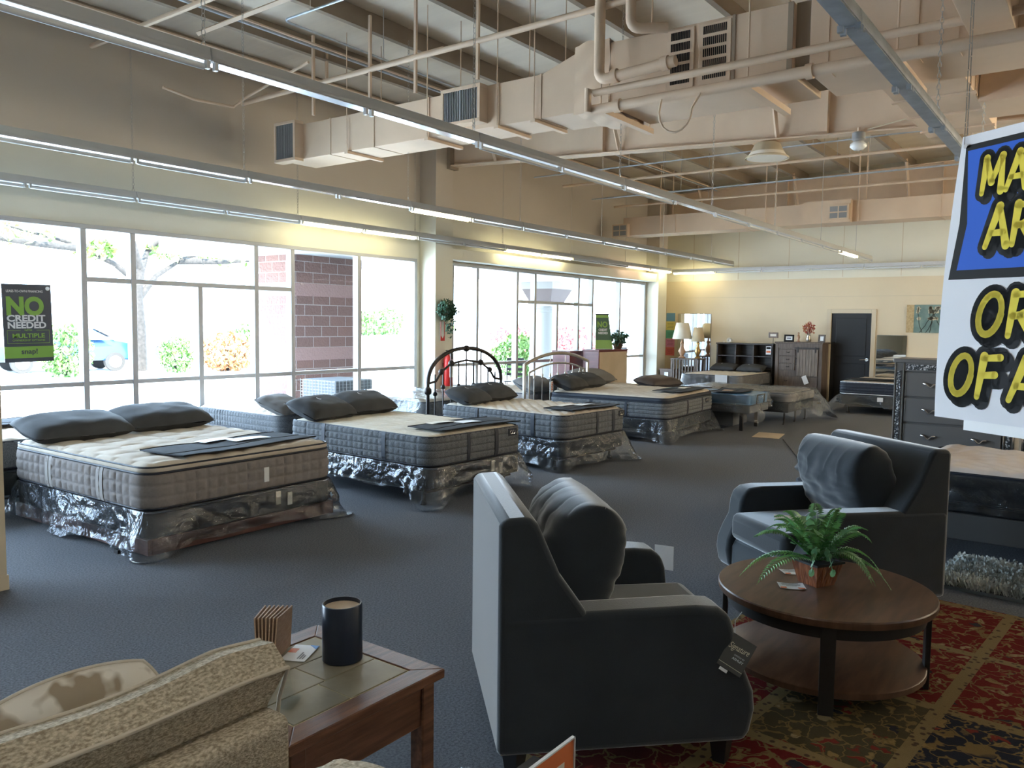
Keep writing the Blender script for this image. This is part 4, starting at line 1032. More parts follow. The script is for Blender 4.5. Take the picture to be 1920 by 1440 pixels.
# --- adjustable bed with a blue wrapped mattress
x, y, w, l = 12.50, 5.38, .92, 1.95
t = thing('adjustable_base', 'grey adjustable bed base on black legs with a blue wrapped mattress', 'bed frame', (x,y,0), 2, 'bed bases')
MB().box(-w/2,-l/2,.28,w/2,l/2,.40).done('platform', M['adj'], t, bevel=.012)
MB().box(-w/2+.12,-l/2+.3,.06,w/2-.12,l/2-.3,.28).done('lower_box', M['adj'], t, bevel=.012)
for sx in (-1,1):
    for yy in (-l/2+.16,l/2-.16): MB().box(sx*(w/2-.1)-.025,yy-.025,0,sx*(w/2-.1)+.025,yy+.025,.28).done('leg', M['blackwood'], t)
MB().tube([(-.18,-l/2-.01,.41),(-.18,-l/2-.02,.55),(.18,-l/2-.02,.55),(.18,-l/2-.01,.41)], .010, 6).done('retainer_bar', M['ink'], t)
mattress('mattress wrapped in blue plastic on the adjustable base', (x,y,0), 2, w, l, .405, .565, 'bluefilm', 'bluefilm', r=.08, quilt=0, tuft=.004, trim='bluefilm')
t = thing('plastic_sheet', 'clear plastic hanging round the blue wrapped mattress', 'plastic sheet', (x,y,0), 2)
out, P = rrect(w+.02, l+.02, .08); drape(out, P, .38, .57, 51, .08, .06, tails=((-w/2,-l/2,.10,.16),), m='film_heavy', par=t, name='hanging_sides', corner=.10)
foot_cover('dark brown foot cover with a tan card on the blue wrapped mattress', (x+.05,4.85,.585), 8, .85, .50, 14, ((-.18,.02,0,.28,.16,'kraft'),))
pillow('brown logo pillow at the head of the adjustable bed', (12.45,6.12,.665), (R(8),0,R(-10)), .86,.5,.20, 'pillow_brown', 27)
# --- bed in loose film on thin legs
x, y, w, l = 14.0, 5.15, 1.45, 1.95
mattress('cream mattress under loose clear film behind the adjustable bed', (x,y,0), 0, w, l, .37, .53, 'taupe', 'cream', quilt=.008, tuft=.008, tcell=.15)
t = thing('bed_frame', 'black folding bed frame with thin legs behind the adjustable bed', 'bed frame', (x,y,0), 0, 'bed bases')
MB().box(-w/2+.03,-l/2+.03,.21,w/2-.03,l/2-.03,.365).done('deck', M['black_fab'], t, bevel=.01)
for sx in (-.58,0,.56):
    for yy in (-l/2+.12,l/2-.15):
        MB().tube([(sx,yy,.21),(sx-.02,yy,.03),(sx-.05,yy,.0)], .016, 6).done('leg', M['blackwood'], t)
t = thing('plastic_sheet', 'big loose plastic sheet draped over the cream mattress on thin legs', 'plastic sheet', (x,y,0))
out, P = rrect(w+.02, l+.02, .08); drape(out, P, .30, .55, 57, .16, .10, tails=((w/2,-l/2,.16,.34),(.2,-l/2,.14,.10)), m='film_heavy', par=t, name='hanging_sides', corner=.16)
MB().gridm(lambda u, v: ((u-.5)*(w+.03), (v-.5)*(l+.03), .553+.008*noise.noise(Vector((u*9,v*9,5)))), 24, 24).done('top_film', M['film'], t, smooth=70)
# --- navy bed by the door
x, y, w, l = 17.05, 3.35, 1.8, 1.62
mattress('navy sided mattress with white piping in front of the black door', (x,y,0), 0, w, l, .36, .60, 'navy', 'cream', quilt=.008, cell=.06, tuft=.012, tcell=.14, trim='paper')
boxspring('film wrapped navy box spring in front of the black door', (x,y,0), 0, w, l, .17, .355, 61, hem=.06, flare=.09, film='film_heavy', tails=((-w/2,l/2,.05,.2),))
o = [q for q in bpy.data.objects if q.name.startswith('box_spring') and q.parent is None][-1]
for yy, zz in ((.05,.29),(-.42,.24)): MB().box(-w/2-.05,yy-.05,zz-.04,-w/2-.042,yy+.05,zz+.04).done('law_label', M['paper'], o)
metal_frame('thin black frame under the navy mattress', (x,y,0), 0, w, l, .165)
foot_cover('dark foot cover on the navy sided mattress', (16.55,3.4,.632), 90, 1.4, .5, 16, ((.0,.05,0,.3,.12,'cover'),))
# ------------------------------------------------------------------ armchairs, tables, sofa (foreground)
def cushion(w, d, h, m, par, name, loc, rot=(0,0,0), e=5., wrinkle=.006, seed=1, piping=None, crown=.25, nu=34, nv=26, e2=None, pleat=0, rnd=.03):
    """soft box cushion: w along x, d along y, h along z, domed faces, rounded seams"""
    b = MB()
    def surf(sg):
        def fn(u, v):
            a, c = 2*u-1, 2*v-1
            k = (max(0,1-abs(a)**e)*max(0,1-abs(c)**(e2 or e)))**.5
            dome = 1-crown*(1-(1-a*a)*(1-c*c))
            n = noise.noise(Vector((a*3+seed, c*3, sg*2)))*wrinkle + noise.noise(Vector((a*8+seed, c*2.2, sg)))*wrinkle*.55
            if pleat: n -= pleat*max(0,1-abs(a-.75*1)/.75)*(abs(math.sin(c*6.5+.9*math.sin(a*3+seed)+1.9*noise.noise(Vector((a*1.6,c*2.4,seed)))))**.35-1)*-1*(1 if sg else 1)
            return (a*w/2*(1-rnd*c*c)**.5*(1 if rnd > .1 else 1), c*d/2*(1-rnd*a*a)**.5, sg*(h/2)*k*dome + n*k)
        return fn
    b.grid(surf(1), nu, nv); b.grid(surf(-1), nu, nv)
    o = b.done(name, m, par, smooth=75, weld=True); o.location = loc; o.rotation_euler = rot
    if piping:
        sq = [(-1+i/8,-1) for i in range(16)]+[(1,-1+i/8) for i in range(16)]+[(1-i/8,1) for i in range(16)]+[(-1,1-i/8) for i in range(16)]
        pts = [(a*w/2*(1-rnd*c*c)**.5, c*d/2*(1-rnd*a*a)**.5, 0) for a, c in sq]
        MB().tube(pts, .006, 6, closed=True).done('piping', piping, o, smooth=60)
    return o
def armchair(label, loc, rz):
    t = thing('armchair', label, 'armchair', loc, rz, 'matching slate armchairs')
    W = .45; ch = M['chair']
    # frame of the back: thin at the top, deep at the seat
    MB().prism([(-.46,.105),(-.46,.915),(-.445,.94),(-.35,.945),(-.325,.92),(-.245,.74),(-.145,.60),(-.145,.105)], -W+.004, W-.004, 'y').done('back_frame', ch, t, bevel=.022, seg=3, smooth=40)
    for s in (-1,1):
        y0, y1 = (s*W, s*(W-.155)) if s < 0 else (s*(W-.155), s*W)
        prof = [(-.455,.105),(-.455,.585),(-.42,.600),(.25,.612),(.33,.604),(.375,.575),(.395,.52),(.405,.43),(.445,.36),(.475,.29),(.482,.22),(.465,.14),(.445,.105)]
        MB().prism(prof, y0, y1, 'y').done('arm', ch, t, bevel=.026, seg=4, smooth=50)
    MB().prism([(-.15,.105),(-.15,.30),(.43,.30),(.455,.25),(.455,.105)], -W+.15, W-.15, 'y').done('front_rail', ch, t, bevel=.018, seg=3, smooth=40)
    MB().box(-.16,-.292,.302,.475,.292,.468).done('seat_cushion', ch, t, bevel=.045, seg=4, smooth=50)
    c = cushion(.50, .59, .34, ch, t, 'back_cushion', (-.125,0,.705), (0,R(-72),0), e=3.2, e2=16, wrinkle=.010, crown=.16, seed=8, nu=70, nv=80, pleat=.012)
    for sx, x in ((-1,-.39),(1,.38)):
        for sy in (-1,1):
            q = MB(); q.M = Matrix.Translation((x, sy*.385, 0)); q.lathe([(.030,0),(.048,.108)], 4); q.M = Matrix.Identity(4)
            q.done('leg', M['blackwood'], t)
    return t
armchair('slate blue armchair in front with a hang tag, its side towards the camera', (2.79,1.62,0), -45)
armchair('slate blue armchair behind the round coffee table, facing the camera', (4.95,1.31,0), 141)
# hang tag of the near chair
ht = thing('hang_tag', 'dark square hang tag with script lettering on the front of the near armchair', 'tag', (0,0,0), 0)
e1 = (Vector((2.894,.998,.422))-Vector((2.88,1.075,.458))).normalized(); e2 = (Vector((2.821,1.123,.358))-Vector((2.88,1.075,.458)))
e2 = (e2 - e1*e2.dot(e1)).normalized(); nrm = e1.cross(-e2).normalized()
ht.matrix_world = Matrix(((e1.x,-e2.x,nrm.x,2.733),(e1.y,-e2.y,nrm.y,1.011),(e1.z,-e2.z,nrm.z,.441),(0,0,0,1)))
MB().box(-.045,-.062,-.0015,.045,.062,.0015).done('card', mat('tag_dark', (.07,.07,.065), .4), ht)
gold = mat('tag_gold', (.75,.70,.55), .4)
text('Signature', .032, gold, ht, (-.002,.012,.0022), (0,0,R(4)), 'script_lettering', -.0, sx=.62, shear=.35)
text('DESIGN BY', .008, M['p_white'], ht, (.012,-.006,.0022), (0,0,0), 'small_lettering')
text('ASHLEY', .012, M['p_white'], ht, (.012,-.020,.0022), (0,0,0), 'small_lettering', .02)
MB().box(-.044,-.048,.0016,.044,-.0465,.0022).done('gold_line', gold, ht)
MB().box(-.03,-.075,-.001,.0,-.064,.001).done('bar_label', M['paper'], ht)
MB().tube([(-.04,.06,0),(-.06,.10,-.01),(-.055,.14,-.02)], .0012, 4).done('string', M['p_white'], ht)
pc = MB().box(-.002,-.045,0,.002,.045,.115).done('price_card', M['paper']); place(pc, (3.475,1.655,.448), 12); tag(pc, 'white price card sticking up past the far arm of the near armchair', 'card')
pc = MB().box(-.06,-.09,0,.06,.09,.002).done('price_card', M['paper_warm']); place(pc, (4.78,1.47,.4775), 20, rot=(R(2),R(-2),R(25))); tag(pc, 'pale card lying on the seat of the far armchair', 'card')

# coffee table
ct = thing('coffee_table', 'round walnut coffee table with a lower shelf and flat metal legs', 'coffee table', (3.80,1.005,.008))
MB().lathe([(.455,.374),(.468,.378),(.472,.390),(.472,.406),(.468,.412),(.44,.413)], 64).done('top', M['walnut'], ct, smooth=30)
MB().lathe([(.415,.318),(.428,.318),(.428,.374),(.415,.374),(.415,.318)], 56, closed=False).done('apron_ring', M['dgrey_metal'], ct, smooth=30)
MB().lathe([(.43,.070),(.437,.074),(.437,.098),(.43,.102)], 56).done('shelf', M['walnut'], ct, smooth=30)
for a in (198,288,18,108):
    q = MB(); q.M = Matrix.Rotation(R(a),4,'Z'); q.box(.425,-.030,0,.448,.030,.374); q.M = Matrix.Identity(4)
    q.done('leg', M['dgrey_metal'], ct, bevel=.002, seg=1)

# fern
fp = thing('potted_fern', 'green fern in a square bamboo pot on the round coffee table', 'plant', (3.812,1.045,.421), 197)
q = MB()
def frame4(b, t, z0, z1):
    A = [q.v((sx*b,sy*b,z0)) for sx, sy in ((-1,-1),(1,-1),(1,1),(-1,1))]; B = [q.v((sx*t,sy*t,z1)) for sx, sy in ((-1,-1),(1,-1),(1,1),(-1,1))]
    q.f(A[::-1]); q.f(B)
    for i in range(4): q.f([A[i],A[(i+1)%4],B[(i+1)%4],B[i]])
q.M = Matrix.Rotation(R(45),4,'Z'); frame4(.056,.080,0,.105); q.M = Matrix.Identity(4)
pot = q.done('pot', M['bamboo'], fp)
q = MB(); q.M = Matrix.Rotation(R(45),4,'Z')
for a in ((-.086,-.086,.086,-.076),(-.086,.076,.086,.086),(-.086,-.076,-.076,.076),(.076,-.076,.086,.076)): q.box(a[0],a[1],.103,a[2],a[3],.113)
q.M = Matrix.Identity(4); q.done('rim', M['blackwood'], pot)
q = MB(); q.M = Matrix.Rotation(R(45),4,'Z'); q.box(-.074,-.074,.098,.074,.074,.108); q.M = Matrix.Identity(4); q.done('soil', M['soil'], pot)
fr_ = random.Random(5)
def frond(az, L, rise, droop, wid, m, seed):
    r = random.Random(seed); b = MB(); ca, sa = math.cos(az), math.sin(az)
    n = 26; P = []
    for i in range(n+1):
        t = i/n; h = L*(t - .12*t*t); z = .10 + rise*math.sin(min(t*1.15,1)*math.pi/2) - droop*t**2.2
        P.append(Vector((ca*h, sa*h, z)))
    b.tube(P, [.0026*(1-.7*i/n) for i in range(n+1)], 4)
    for i in range(2, n):
        t = i/n; T = (P[i+1]-P[i-1]).normalized(); S = Vector((-sa,ca,0)); ln = wid*math.sin(math.pi*min(1,.12+t*.9))**.7*(1-.25*t)
        for s in (-1,1):
            d = (S*s*.92 + T*.38 + Vector((0,0,-.18+.1*r.random()))).normalized(); w2 = T*.0062
            a = P[i]; tip = a+d*ln; mid = a+d*ln*.5+Vector((0,0,.004))
            b.quad(a-w2*.7, mid-w2, tip, mid+w2)
    return b.done('frond', m, fp)
k = 0
for az, L, rise, droop, wid, m in ((150,.30,.10,.16,.05,'fern'),(112,.30,.10,.20,.05,'fern'),(128,.26,.20,.07,.045,'fern'),(160,.26,.24,.03,.045,'fern'),(140,.20,.26,.02,.04,'fern'),(262,.22,.16,.20,.05,'fern2'),(275,.22,.14,.20,.05,'fern'),(300,.26,.16,.22,.05,'fern'),(325,.27,.20,.12,.05,'fern'),(350,.24,.24,.04,.045,'fern'),(20,.22,.26,.02,.04,'fern2'),(60,.2,.25,.05,.04,'fern'),(100,.2,.22,.08,.04,'fern'),(120,.24,.2,.08,.045,'fern'),(290,.30,.12,.26,.045,'fern'),(235,.12,.30,.0,.04,'fern')):
    frond(R(az-197), L*1.32, rise*.92, droop, wid*1.25, M[m], k); k += 1
for az in [q for q in range(0,360,33) if not 185 < (q+9+197) % 360 < 250]: frond(R(az+9), .17+.03*(az%4), .20+.02*(az%3), .05, .055, M['fern'], k); k += 1
lv = MB()
for i in range(46):
    az = fr_.uniform(0,6.28); rr2 = fr_.uniform(.02,.15); z = .14+fr_.uniform(0,.20)*(1-rr2*3)
    e = Euler((fr_.uniform(-.7,.7), fr_.uniform(-.7,.7), fr_.uniform(0,6.28))).to_matrix(); s = fr_.uniform(.02,.036)
    c = Vector((rr2*math.cos(az), rr2*math.sin(az), z)); pts = [(-1,0),(-.4,.55),(.3,.5),(1,0),(.3,-.5),(-.4,-.55)]
    lv.f([lv.v(c+e@Vector((a*s,b2*s,.003*abs(b2)))) for a, b2 in pts])
lv.done('broad_leaves', M['fern2'], fp)
st = MB()
for az, L in ((215,.20),(190,.22),(30,.16)):
    ca, sa = math.cos(R(az-197)), math.sin(R(az-197)); P = [(ca*L*t, sa*L*t, .10+.10*math.sin(t*2.4)-.06*t*t) for t in [i/8 for i in range(9)]]; st.tube(P, .0022, 4)
    for i in range(3, 9):
        c = Vector(P[i]); s = .020; e = Euler((.5,.3*i,az+i)).to_matrix(); st.f([st.v(c+e@Vector((math.cos(q2)*s*1.0, math.sin(q2)*s*.7, 0))) for q2 in [2*math.pi*j/8 for j in range(8)]])
st.done('ivy_sprig', M['fern2'], fp)
def scard(label, loc, rz, w, l, rot=None):
    t = thing('info_card', label, 'card', loc, rz)
    MB().gridm(lambda u, v: ((u-.5)*w, (v-.5)*l, .0015+.004*(2*u-1)**2), 6, 2).done('sheet', M['paper'], t, solid=.0008)
    MB().box(-w/2+.004,-l/2+.002,.0055,-w/2+.030,-l/2+.016,.0062).done('orange_corner', M['orange'], t)
    MB().box(w/2-.034,-l/2+.002,.0055,w/2-.004,-l/2+.016,.0062).done('orange_corner', M['orange'], t)
    for i, ln in enumerate((.6,.75,.7,.4)): MB().box(-w*ln/2,l/2-.014-i*.011,.0045,w*ln/2,l/2-.010-i*.011,.005).done('text_line', M['cabinet_grey'], t)
    return t
scard('small white card with orange corners in front of the fern pot', (3.685,1.118,.4215), -62, .115, .085)
scard('small white card half hidden behind the fern pot', (3.905,1.185,.4215), -50, .10, .08)

# rugs
def rug_mat():
    m = bpy.data.materials.new('oriental_rug'); m.use_nodes = True; nt = m.node_tree; N = nt.nodes; L = nt.links; b = N['Principled BSDF']
    def new(t, **k):
        n = N.new(t)
        for a, c in k.items(): setattr(n, a, c)
        return n
    tc = new('ShaderNodeTexCoord')
    br = new('ShaderNodeTexBrick'); br.offset = 0; br.inputs['Scale'].default_value = 1; br.inputs['Brick Width'].default_value = .74; br.inputs['Row Height'].default_value = .56
    br.inputs['Mortar Size'].default_value = .030; br.inputs['Mortar Smooth'].default_value = 0; br.inputs['Bias'].default_value = 0
    br.inputs['Color1'].default_value = (0,0,0,1); br.inputs['Color2'].default_value = (1,1,1,1); br.inputs['Mortar'].default_value = (.5,.5,.5,1)
    L.new(tc.outputs['Object'], br.inputs['Vector'])
    # per panel ground colour
    rp = new('ShaderNodeValToRGB'); rp.color_ramp.interpolation = 'CONSTANT'; el = rp.color_ramp.elements
    el[0].position = 0; el[0].color = (.14,.011,.010,1); el[1].position = .42; el[1].color = (.075,.058,.028,1)
    e = el.new(.56); e.color = (.018,.02,.03,1); e = el.new(.82); e.color = (.10,.018,.013,1)
    L.new(br.outputs['Color'], rp.inputs['Fac'])
    dn = new('ShaderNodeTexNoise'); dn.inputs['Scale'].default_value = 14; dn.inputs['Detail'].default_value = 2; L.new(tc.outputs['Object'], dn.inputs['Vector'])
    mv = new('ShaderNodeVectorMath', operation='MULTIPLY_ADD'); mv.inputs[1].default_value = (.16,.16,0); L.new(dn.outputs['Color'], mv.inputs[0]); L.new(tc.outputs['Object'], mv.inputs[2])
    # scrolling vines and blossoms
    def layer(scale, a, bb, seed):
        vo = new('ShaderNodeTexVoronoi', feature='DISTANCE_TO_EDGE'); vo.inputs['Scale'].default_value = scale; L.new(mv.outputs[0], vo.inputs['Vector'])
        mr = new('ShaderNodeMapRange'); mr.inputs['From Min'].default_value = a; mr.inputs['From Max'].default_value = bb; mr.inputs['To Min'].default_value = 1; mr.inputs['To Max'].default_value = 0
        L.new(vo.outputs['Distance'], mr.inputs['Value']); return mr.outputs['Result']
    v1 = layer(11, .03, .055, 0)
    vo = new('ShaderNodeTexVoronoi', feature='F1'); vo.inputs['Scale'].default_value = 13; L.new(mv.outputs[0], vo.inputs['Vector'])
    bl = new('ShaderNodeMapRange'); bl.inputs['From Min'].default_value = .28; bl.inputs['From Max'].default_value = .36; bl.inputs['To Min'].default_value = 1; bl.inputs['To Max'].default_value = 0; L.new(vo.outputs['Distance'], bl.inputs['Value'])
    cr = new('ShaderNodeValToRGB'); c2 = cr.color_ramp.elements; cr.color_ramp.interpolation = 'CONSTANT'
    c2[0].color = (.26,.17,.065,1); c2[1].position = .4; c2[1].color = (.20,.03,.02,1); e = c2.new(.6); e.color = (.30,.22,.11,1); e = c2.new(.8); e.color = (.03,.03,.035,1)
    sx = new('ShaderNodeSeparateColor'); L.new(vo.outputs['Color'], sx.inputs[0]); L.new(sx.outputs[0], cr.inputs['Fac'])
    m1 = new('ShaderNodeMix', data_type='RGBA'); L.new(bl.outputs['Result'], m1.inputs['Factor']); L.new(rp.outputs['Color'], m1.inputs['A']); L.new(cr.outputs['Color'], m1.inputs['B'])
    m2 = new('ShaderNodeMix', data_type='RGBA'); L.new(v1, m2.inputs['Factor']); L.new(m1.outputs['Result'], m2.inputs['A']); m2.inputs['B'].default_value = (.20,.13,.05,1)
    # bands between the panels
    vb = new('ShaderNodeTexVoronoi'); vb.inputs['Scale'].default_value = 26; L.new(tc.outputs['Object'], vb.inputs['Vector'])
    rb = new('ShaderNodeValToRGB'); rb.color_ramp.elements[0].position = .22; rb.color_ramp.elements[0].color = (.08,.05,.03,1); rb.color_ramp.elements[1].position = .32; rb.color_ramp.elements[1].color = (.23,.16,.07,1); L.new(vb.outputs['Distance'], rb.inputs['Fac'])
    m3 = new('ShaderNodeMix', data_type='RGBA'); L.new(br.outputs['Fac'], m3.inputs['Factor']); L.new(m2.outputs['Result'], m3.inputs['A']); L.new(rb.outputs['Color'], m3.inputs['B'])
    L.new(m3.outputs['Result'], b.inputs['Base Color']); b.inputs['Roughness'].default_value = .95; b.inputs['Specular IOR Level'].default_value = .1
    nz = new('ShaderNodeTexNoise'); nz.inputs['Scale'].default_value = 300; L.new(tc.outputs['Object'], nz.inputs['Vector'])
    bp = new('ShaderNodeBump'); bp.inputs['Strength'].default_value = .5; bp.inputs['Distance'].default_value = .01; L.new(nz.outputs['Fac'], bp.inputs['Height']); L.new(bp.outputs['Normal'], b.inputs['Normal'])
    return m
rg = MB().box(-1.52,-1.30,.001,1.52,1.12,.0075).done('area_rug', rug_mat()); place(rg, (3.74,.50,0), -5)
tag(rg, 'red and gold oriental rug under the coffee table and armchairs', 'rug')
fz = thing('shag_rug', 'fluffy grey white shag rug beneath the bed at the right edge', 'rug', (5.86,-.05,0), -4)
MB().box(-.34,-.85,.001,.34,.83,.02).done('backing', mat('shag_base', (.16,.17,.17), .95), fz)
pr_ = random.Random(3); pm = MB()
for i in range(9000):
    x, y = pr_.uniform(-.34,.34), pr_.uniform(-.85,.83); a = pr_.uniform(0,6.28); h = pr_.uniform(.03,.07); dx, dy = math.cos(a)*.035, math.sin(a)*.035; w_ = .0035
    pm.quad((x-w_*math.sin(a),y+w_*math.cos(a),.018),(x+w_*math.sin(a),y-w_*math.cos(a),.018),(x+dx*.6+w_*math.sin(a),y+dy*.6-w_*math.cos(a),.018+h),(x+dx,y+dy,.018+h*.9))
pl_ = pm.done('pile', mat('shag_pile', (.24,.28,.28), .7, col2=(.62,.62,.56), ns=4), fz); pl_['kind'] = 'stuff'

# end table with slate tiles
et = thing('end_table', 'oak end table with slate tile top beside the oatmeal sofa', 'side table', (0,0,0))
X0, X1, Y0, Y1, T = 1.235, 1.822, 1.585, 2.172, .55; fw = .075
for poly in ([(X0,Y0),(X1,Y0),(X1-fw,Y0+fw),(X0+fw,Y0+fw)],[(X1,Y0),(X1,Y1),(X1-fw,Y1-fw),(X1-fw,Y0+fw)],[(X1,Y1),(X0,Y1),(X0+fw,Y1-fw),(X1-fw,Y1-fw)],[(X0,Y1),(X0,Y0),(X0+fw,Y0+fw),(X0+fw,Y1-fw)]):
    MB().prism(poly, T-.030, T, 'z').done('top_frame', M['oak'], et, bevel=.003, seg=1)
MB().box(X0+fw,Y0+fw,T-.025,X1-fw,Y1-fw,T-.004).done('grout_bed', M['grout'], et)
g = .004; tx0, tx1, ty0, ty1 = X0+fw+g, X1-fw-g, Y0+fw+g, Y1-fw-g; ym = [ty0, ty0+(ty1-ty0)/3, ty0+2*(ty1-ty0)/3, ty1]
for r_ in range(3):
    xs = [tx0, tx0+.20, tx1] if r_ != 1 else [tx0, tx1-.20, tx1]
    for a, c in zip(xs, xs[1:]): MB().box(a+g/2,ym[r_]+g/2,T-.02,c-g/2,ym[r_+1]-g/2,T-.001).done('tile', M['tile'], et, bevel=.0015, seg=1)
for (a, c) in (((X0+.04,Y0+.03),(X1-.04,Y0+.055)),((X0+.04,Y1-.055),(X1-.04,Y1-.03)),((X0+.03,Y0+.04),(X0+.055,Y1-.04)),((X1-.055,Y0+.04),(X1-.03,Y1-.04))):
    MB().box(a[0],a[1],T-.165,c[0],c[1],T-.031).done('apron', M['oak'], et, bevel=.003, seg=1)
for x in (X0+.022,X1-.075):
    for y in (Y0+.022,Y1-.075): MB().box(x,y,0,x+.053,y+.053,T-.03).done('leg', M['oak'], et, bevel=.004, seg=1)
cj = thing('candle_jar', 'navy cylinder candle jar with a cork coloured lid top on the end table', 'candle', (1.678,1.885,T))
MB().lathe([(.058,0),(.062,.003),(.062,.176),(.060,.179),(.0565,.179),(.0565,.165)], 40, closed=False).done('jar', M['candle_jar'], cj, smooth=40)
MB().lathe([(.001,.0005),(.058,.0005),(.058,.003)], 40, closed=False).done('jar_bottom', M['candle_jar'], cj)
MB().lathe([(.0565,.05),(.0565,.166),(.001,.167)], 32).done('wax', M['wax'], cj, smooth=40)
for i in range(7):
    b = MB().prism([(-.075,0),(.075,0),(.068,.135),(-.070,.142)], -.0022, .0022, 'y')
    o = b.done('paper_bag', M['kraft']); place(o, (1.545+.0062*i,2.105-.0078*i,T+.001), rot=(R(-3+1.2*i),0,R(40-1.2*i)))
    tag(o, f'folded brown paper bag standing behind the sofa, {ORD[i]} in the bundle', 'paper bag', 'bundle of brown paper bags')
bc = thing('business_card', 'white card with an orange square and blue corner beside the candle jar', 'card', (1.622,2.02,T+.001), 28)
MB().box(-.062,-.040,0,.062,.040,.0012).done('sheet', M['paper'], bc)
MB().box(-.002,.014,.0012,.030,.040,.0018).done('orange_square', M['orange'], bc)
for i, ln in enumerate((.05,.035,.028)): MB().box(-.045,-.012-i*.008,.0012,-.045+ln,-.008-i*.008,.0018).done('text_line', M['cabinet_grey'], bc)
MB().prism([(.062,-.040),(.062,-.010),(.034,-.040)], .0012, .0018, 'z').done('blue_corner', mat('card_blue', (.10,.28,.62), .5), bc)
ah_ = thing('card_stand', 'small clear acrylic stand between the sofa cushion and the candle jar', 'card holder', (1.385,1.78,T), 30)
MB().quad((-.045,0,.002),(.045,0,.002),(.045,.012,.075),(-.045,.012,.075)).done('panel', M['acrylic'], ah_); MB().quad((-.045,-.03,.002),(.045,-.03,.002),(.045,.0,.002),(-.045,.0,.002)).done('foot', M['acrylic'], ah_); MB().tube([(-.045,.012,.075),(.045,.012,.075)], .0015, 5).done('edge', M['tube_off'], ah_)

# sofa seen from behind
sf = thing('sofa', 'oatmeal tweed sofa seen from behind at the lower left', 'sofa', (0,0,0))
ST = M['sofa']
MB().prism([(1.50,.09),(1.50,.665),(1.515,.682),(1.60,.682),(1.66,.64),(1.70,.09)], -1.1, 1.175, 'x').done('back_frame', ST, sf, bevel=.012, seg=3, smooth=40)
MB().box(-1.1,1.70,.09,1.175,2.40,.28).done('base', ST, sf, bevel=.02)
for x0, x1 in ((-1.1,-.96),(1.07,1.19)): MB().box(x0,1.62,.09,x1,2.42,.56).done('arm', ST, sf, bevel=.03, seg=3, smooth=40)
for x in (-1.0,1.1):
    for y in (1.58,2.32): MB().box(x-.03,y-.03,0,x+.03,y+.03,.09).done('leg', M['blackwood'], sf)
for a in (-.93,.07): cushion(.98, .62, .17, ST, sf, 'seat_cushion', (a+.49,2.08,.36), e=10, crown=.2, wrinkle=.003)
def back_cush(x0, x1, seed):
    """boxed back cushion: back panel, top band and front panel with corded seams"""
    b = MB()
    # cross-section in y,z seen along x: bottom-back, top-back, top-front, bottom-front
    def sec(u):
        e = 1-(2*u-1)**8*.12
        sag = (.008*math.sin(u*7+seed)+.006*math.sin(u*13+seed*2))*min(1,8*(1-u))
        bk = [(1.60,.40),(1.595,.58),(1.58,.69),(1.545,.775+sag*.35)]
        tp = [(1.60,.822+sag),(1.655,.815+sag)]
        ft = [(1.74,.74+sag*.4),(1.80,.60),(1.79,.42)]
        return bk+tp+ft
    n = 40; rows = []
    for i in range(n+1):
        u = i/n; x = x0+(x1-x0)*u
        rows.append([b.v((x+(2*u-1)**9*min(0,z-.77)*.38, y, z)) for y, z in sec(u)])
    k = len(rows[0])
    for A, B in zip(rows, rows[1:]):
        for j in range(k): b.f([A[j], A[(j+1)%k], B[(j+1)%k], B[j]])
    b.f(rows[0]); b.f(rows[-1][::-1])
    o = b.done('back_cushion', ST, sf, smooth=38)
    for idx in (3,5):
        pts = [(x0+(x1-x0)*i/n, sec(i/n)[idx][0], sec(i/n)[idx][1]) for i in range(n+1)]
        MB().tube(pts, .0055, 6).done('piping', M['piping'], o, smooth=60)
    for xx in (x0, x1):
        u = 0 if xx == x0 else 1; MB().tube([(xx,)+p for p in sec(u)[:4]], .0055, 6).done('piping', M['piping'], o, smooth=60); MB().tube([(xx,)+p for p in sec(u)[5:]], .0055, 6).done('piping', M['piping'], o, smooth=60)
back_cush(.12, 1.205, 1.1); back_cush(-1.0, .10, 2.7)
tp = thing('throw_pillow', 'leaf print throw pillow with brown cord in front of the sofa back cushion', 'pillow', (.885,1.915,.612), 0)
lm = mat('leaf_print', (.66,.62,.55), .8, col2=(.30,.24,.17), ns=11, nd=2, lo=.50, hi=.58)
cushion(.46, .30, .12, lm, tp, 'pillow_body', (0,0,0), (R(68),R(0),R(0)), e=2.7, rnd=.34, wrinkle=.01, seed=4, piping=M['piping'])
mg = thing('magazine', 'dark folder with white sheets lying on the sofa arm', 'magazine', (1.13,2.12,.5615), 20)
MB().box(-.09,-.12,0,.09,.12,.004).done('cover', M['ink'], mg); MB().box(-.07,-.11,.004,.10,.11,.007).done('sheets', M['paper'], mg)
bs = thing('upholstered_seat', 'oatmeal upholstered seat back whose corner rises at the bottom edge', 'chair', (0,0,0))
MB().box(.25,.64,.10,.93,1.05,.70).done('body', ST, bs, bevel=.04, seg=3, smooth=40)
def capf(u, v):
    x = .22+(.976-.22)*u; y = .62+(1.098-.62)*v; a, c = 2*u-1, 2*v-1
    return (x, y, .852-.03*(abs(a)**5)-.03*(abs(c)**5)-.012*(1-(1-a*a)*(1-c*c)))
q = MB(); q.grid(capf, 30, 20); o = q.done('cushion_top', ST, bs, smooth=50, solid=.02)
MB().box(.235,.635,.70,.962,1.085,.83).done('cushion_band', ST, bs, bevel=.03, seg=3, smooth=40)
for x in (.32,.86):
    for y in (.70,.99): MB().box(x-.025,y-.025,0,x+.025,y+.025,.10).done('leg', M['blackwood'], bs)
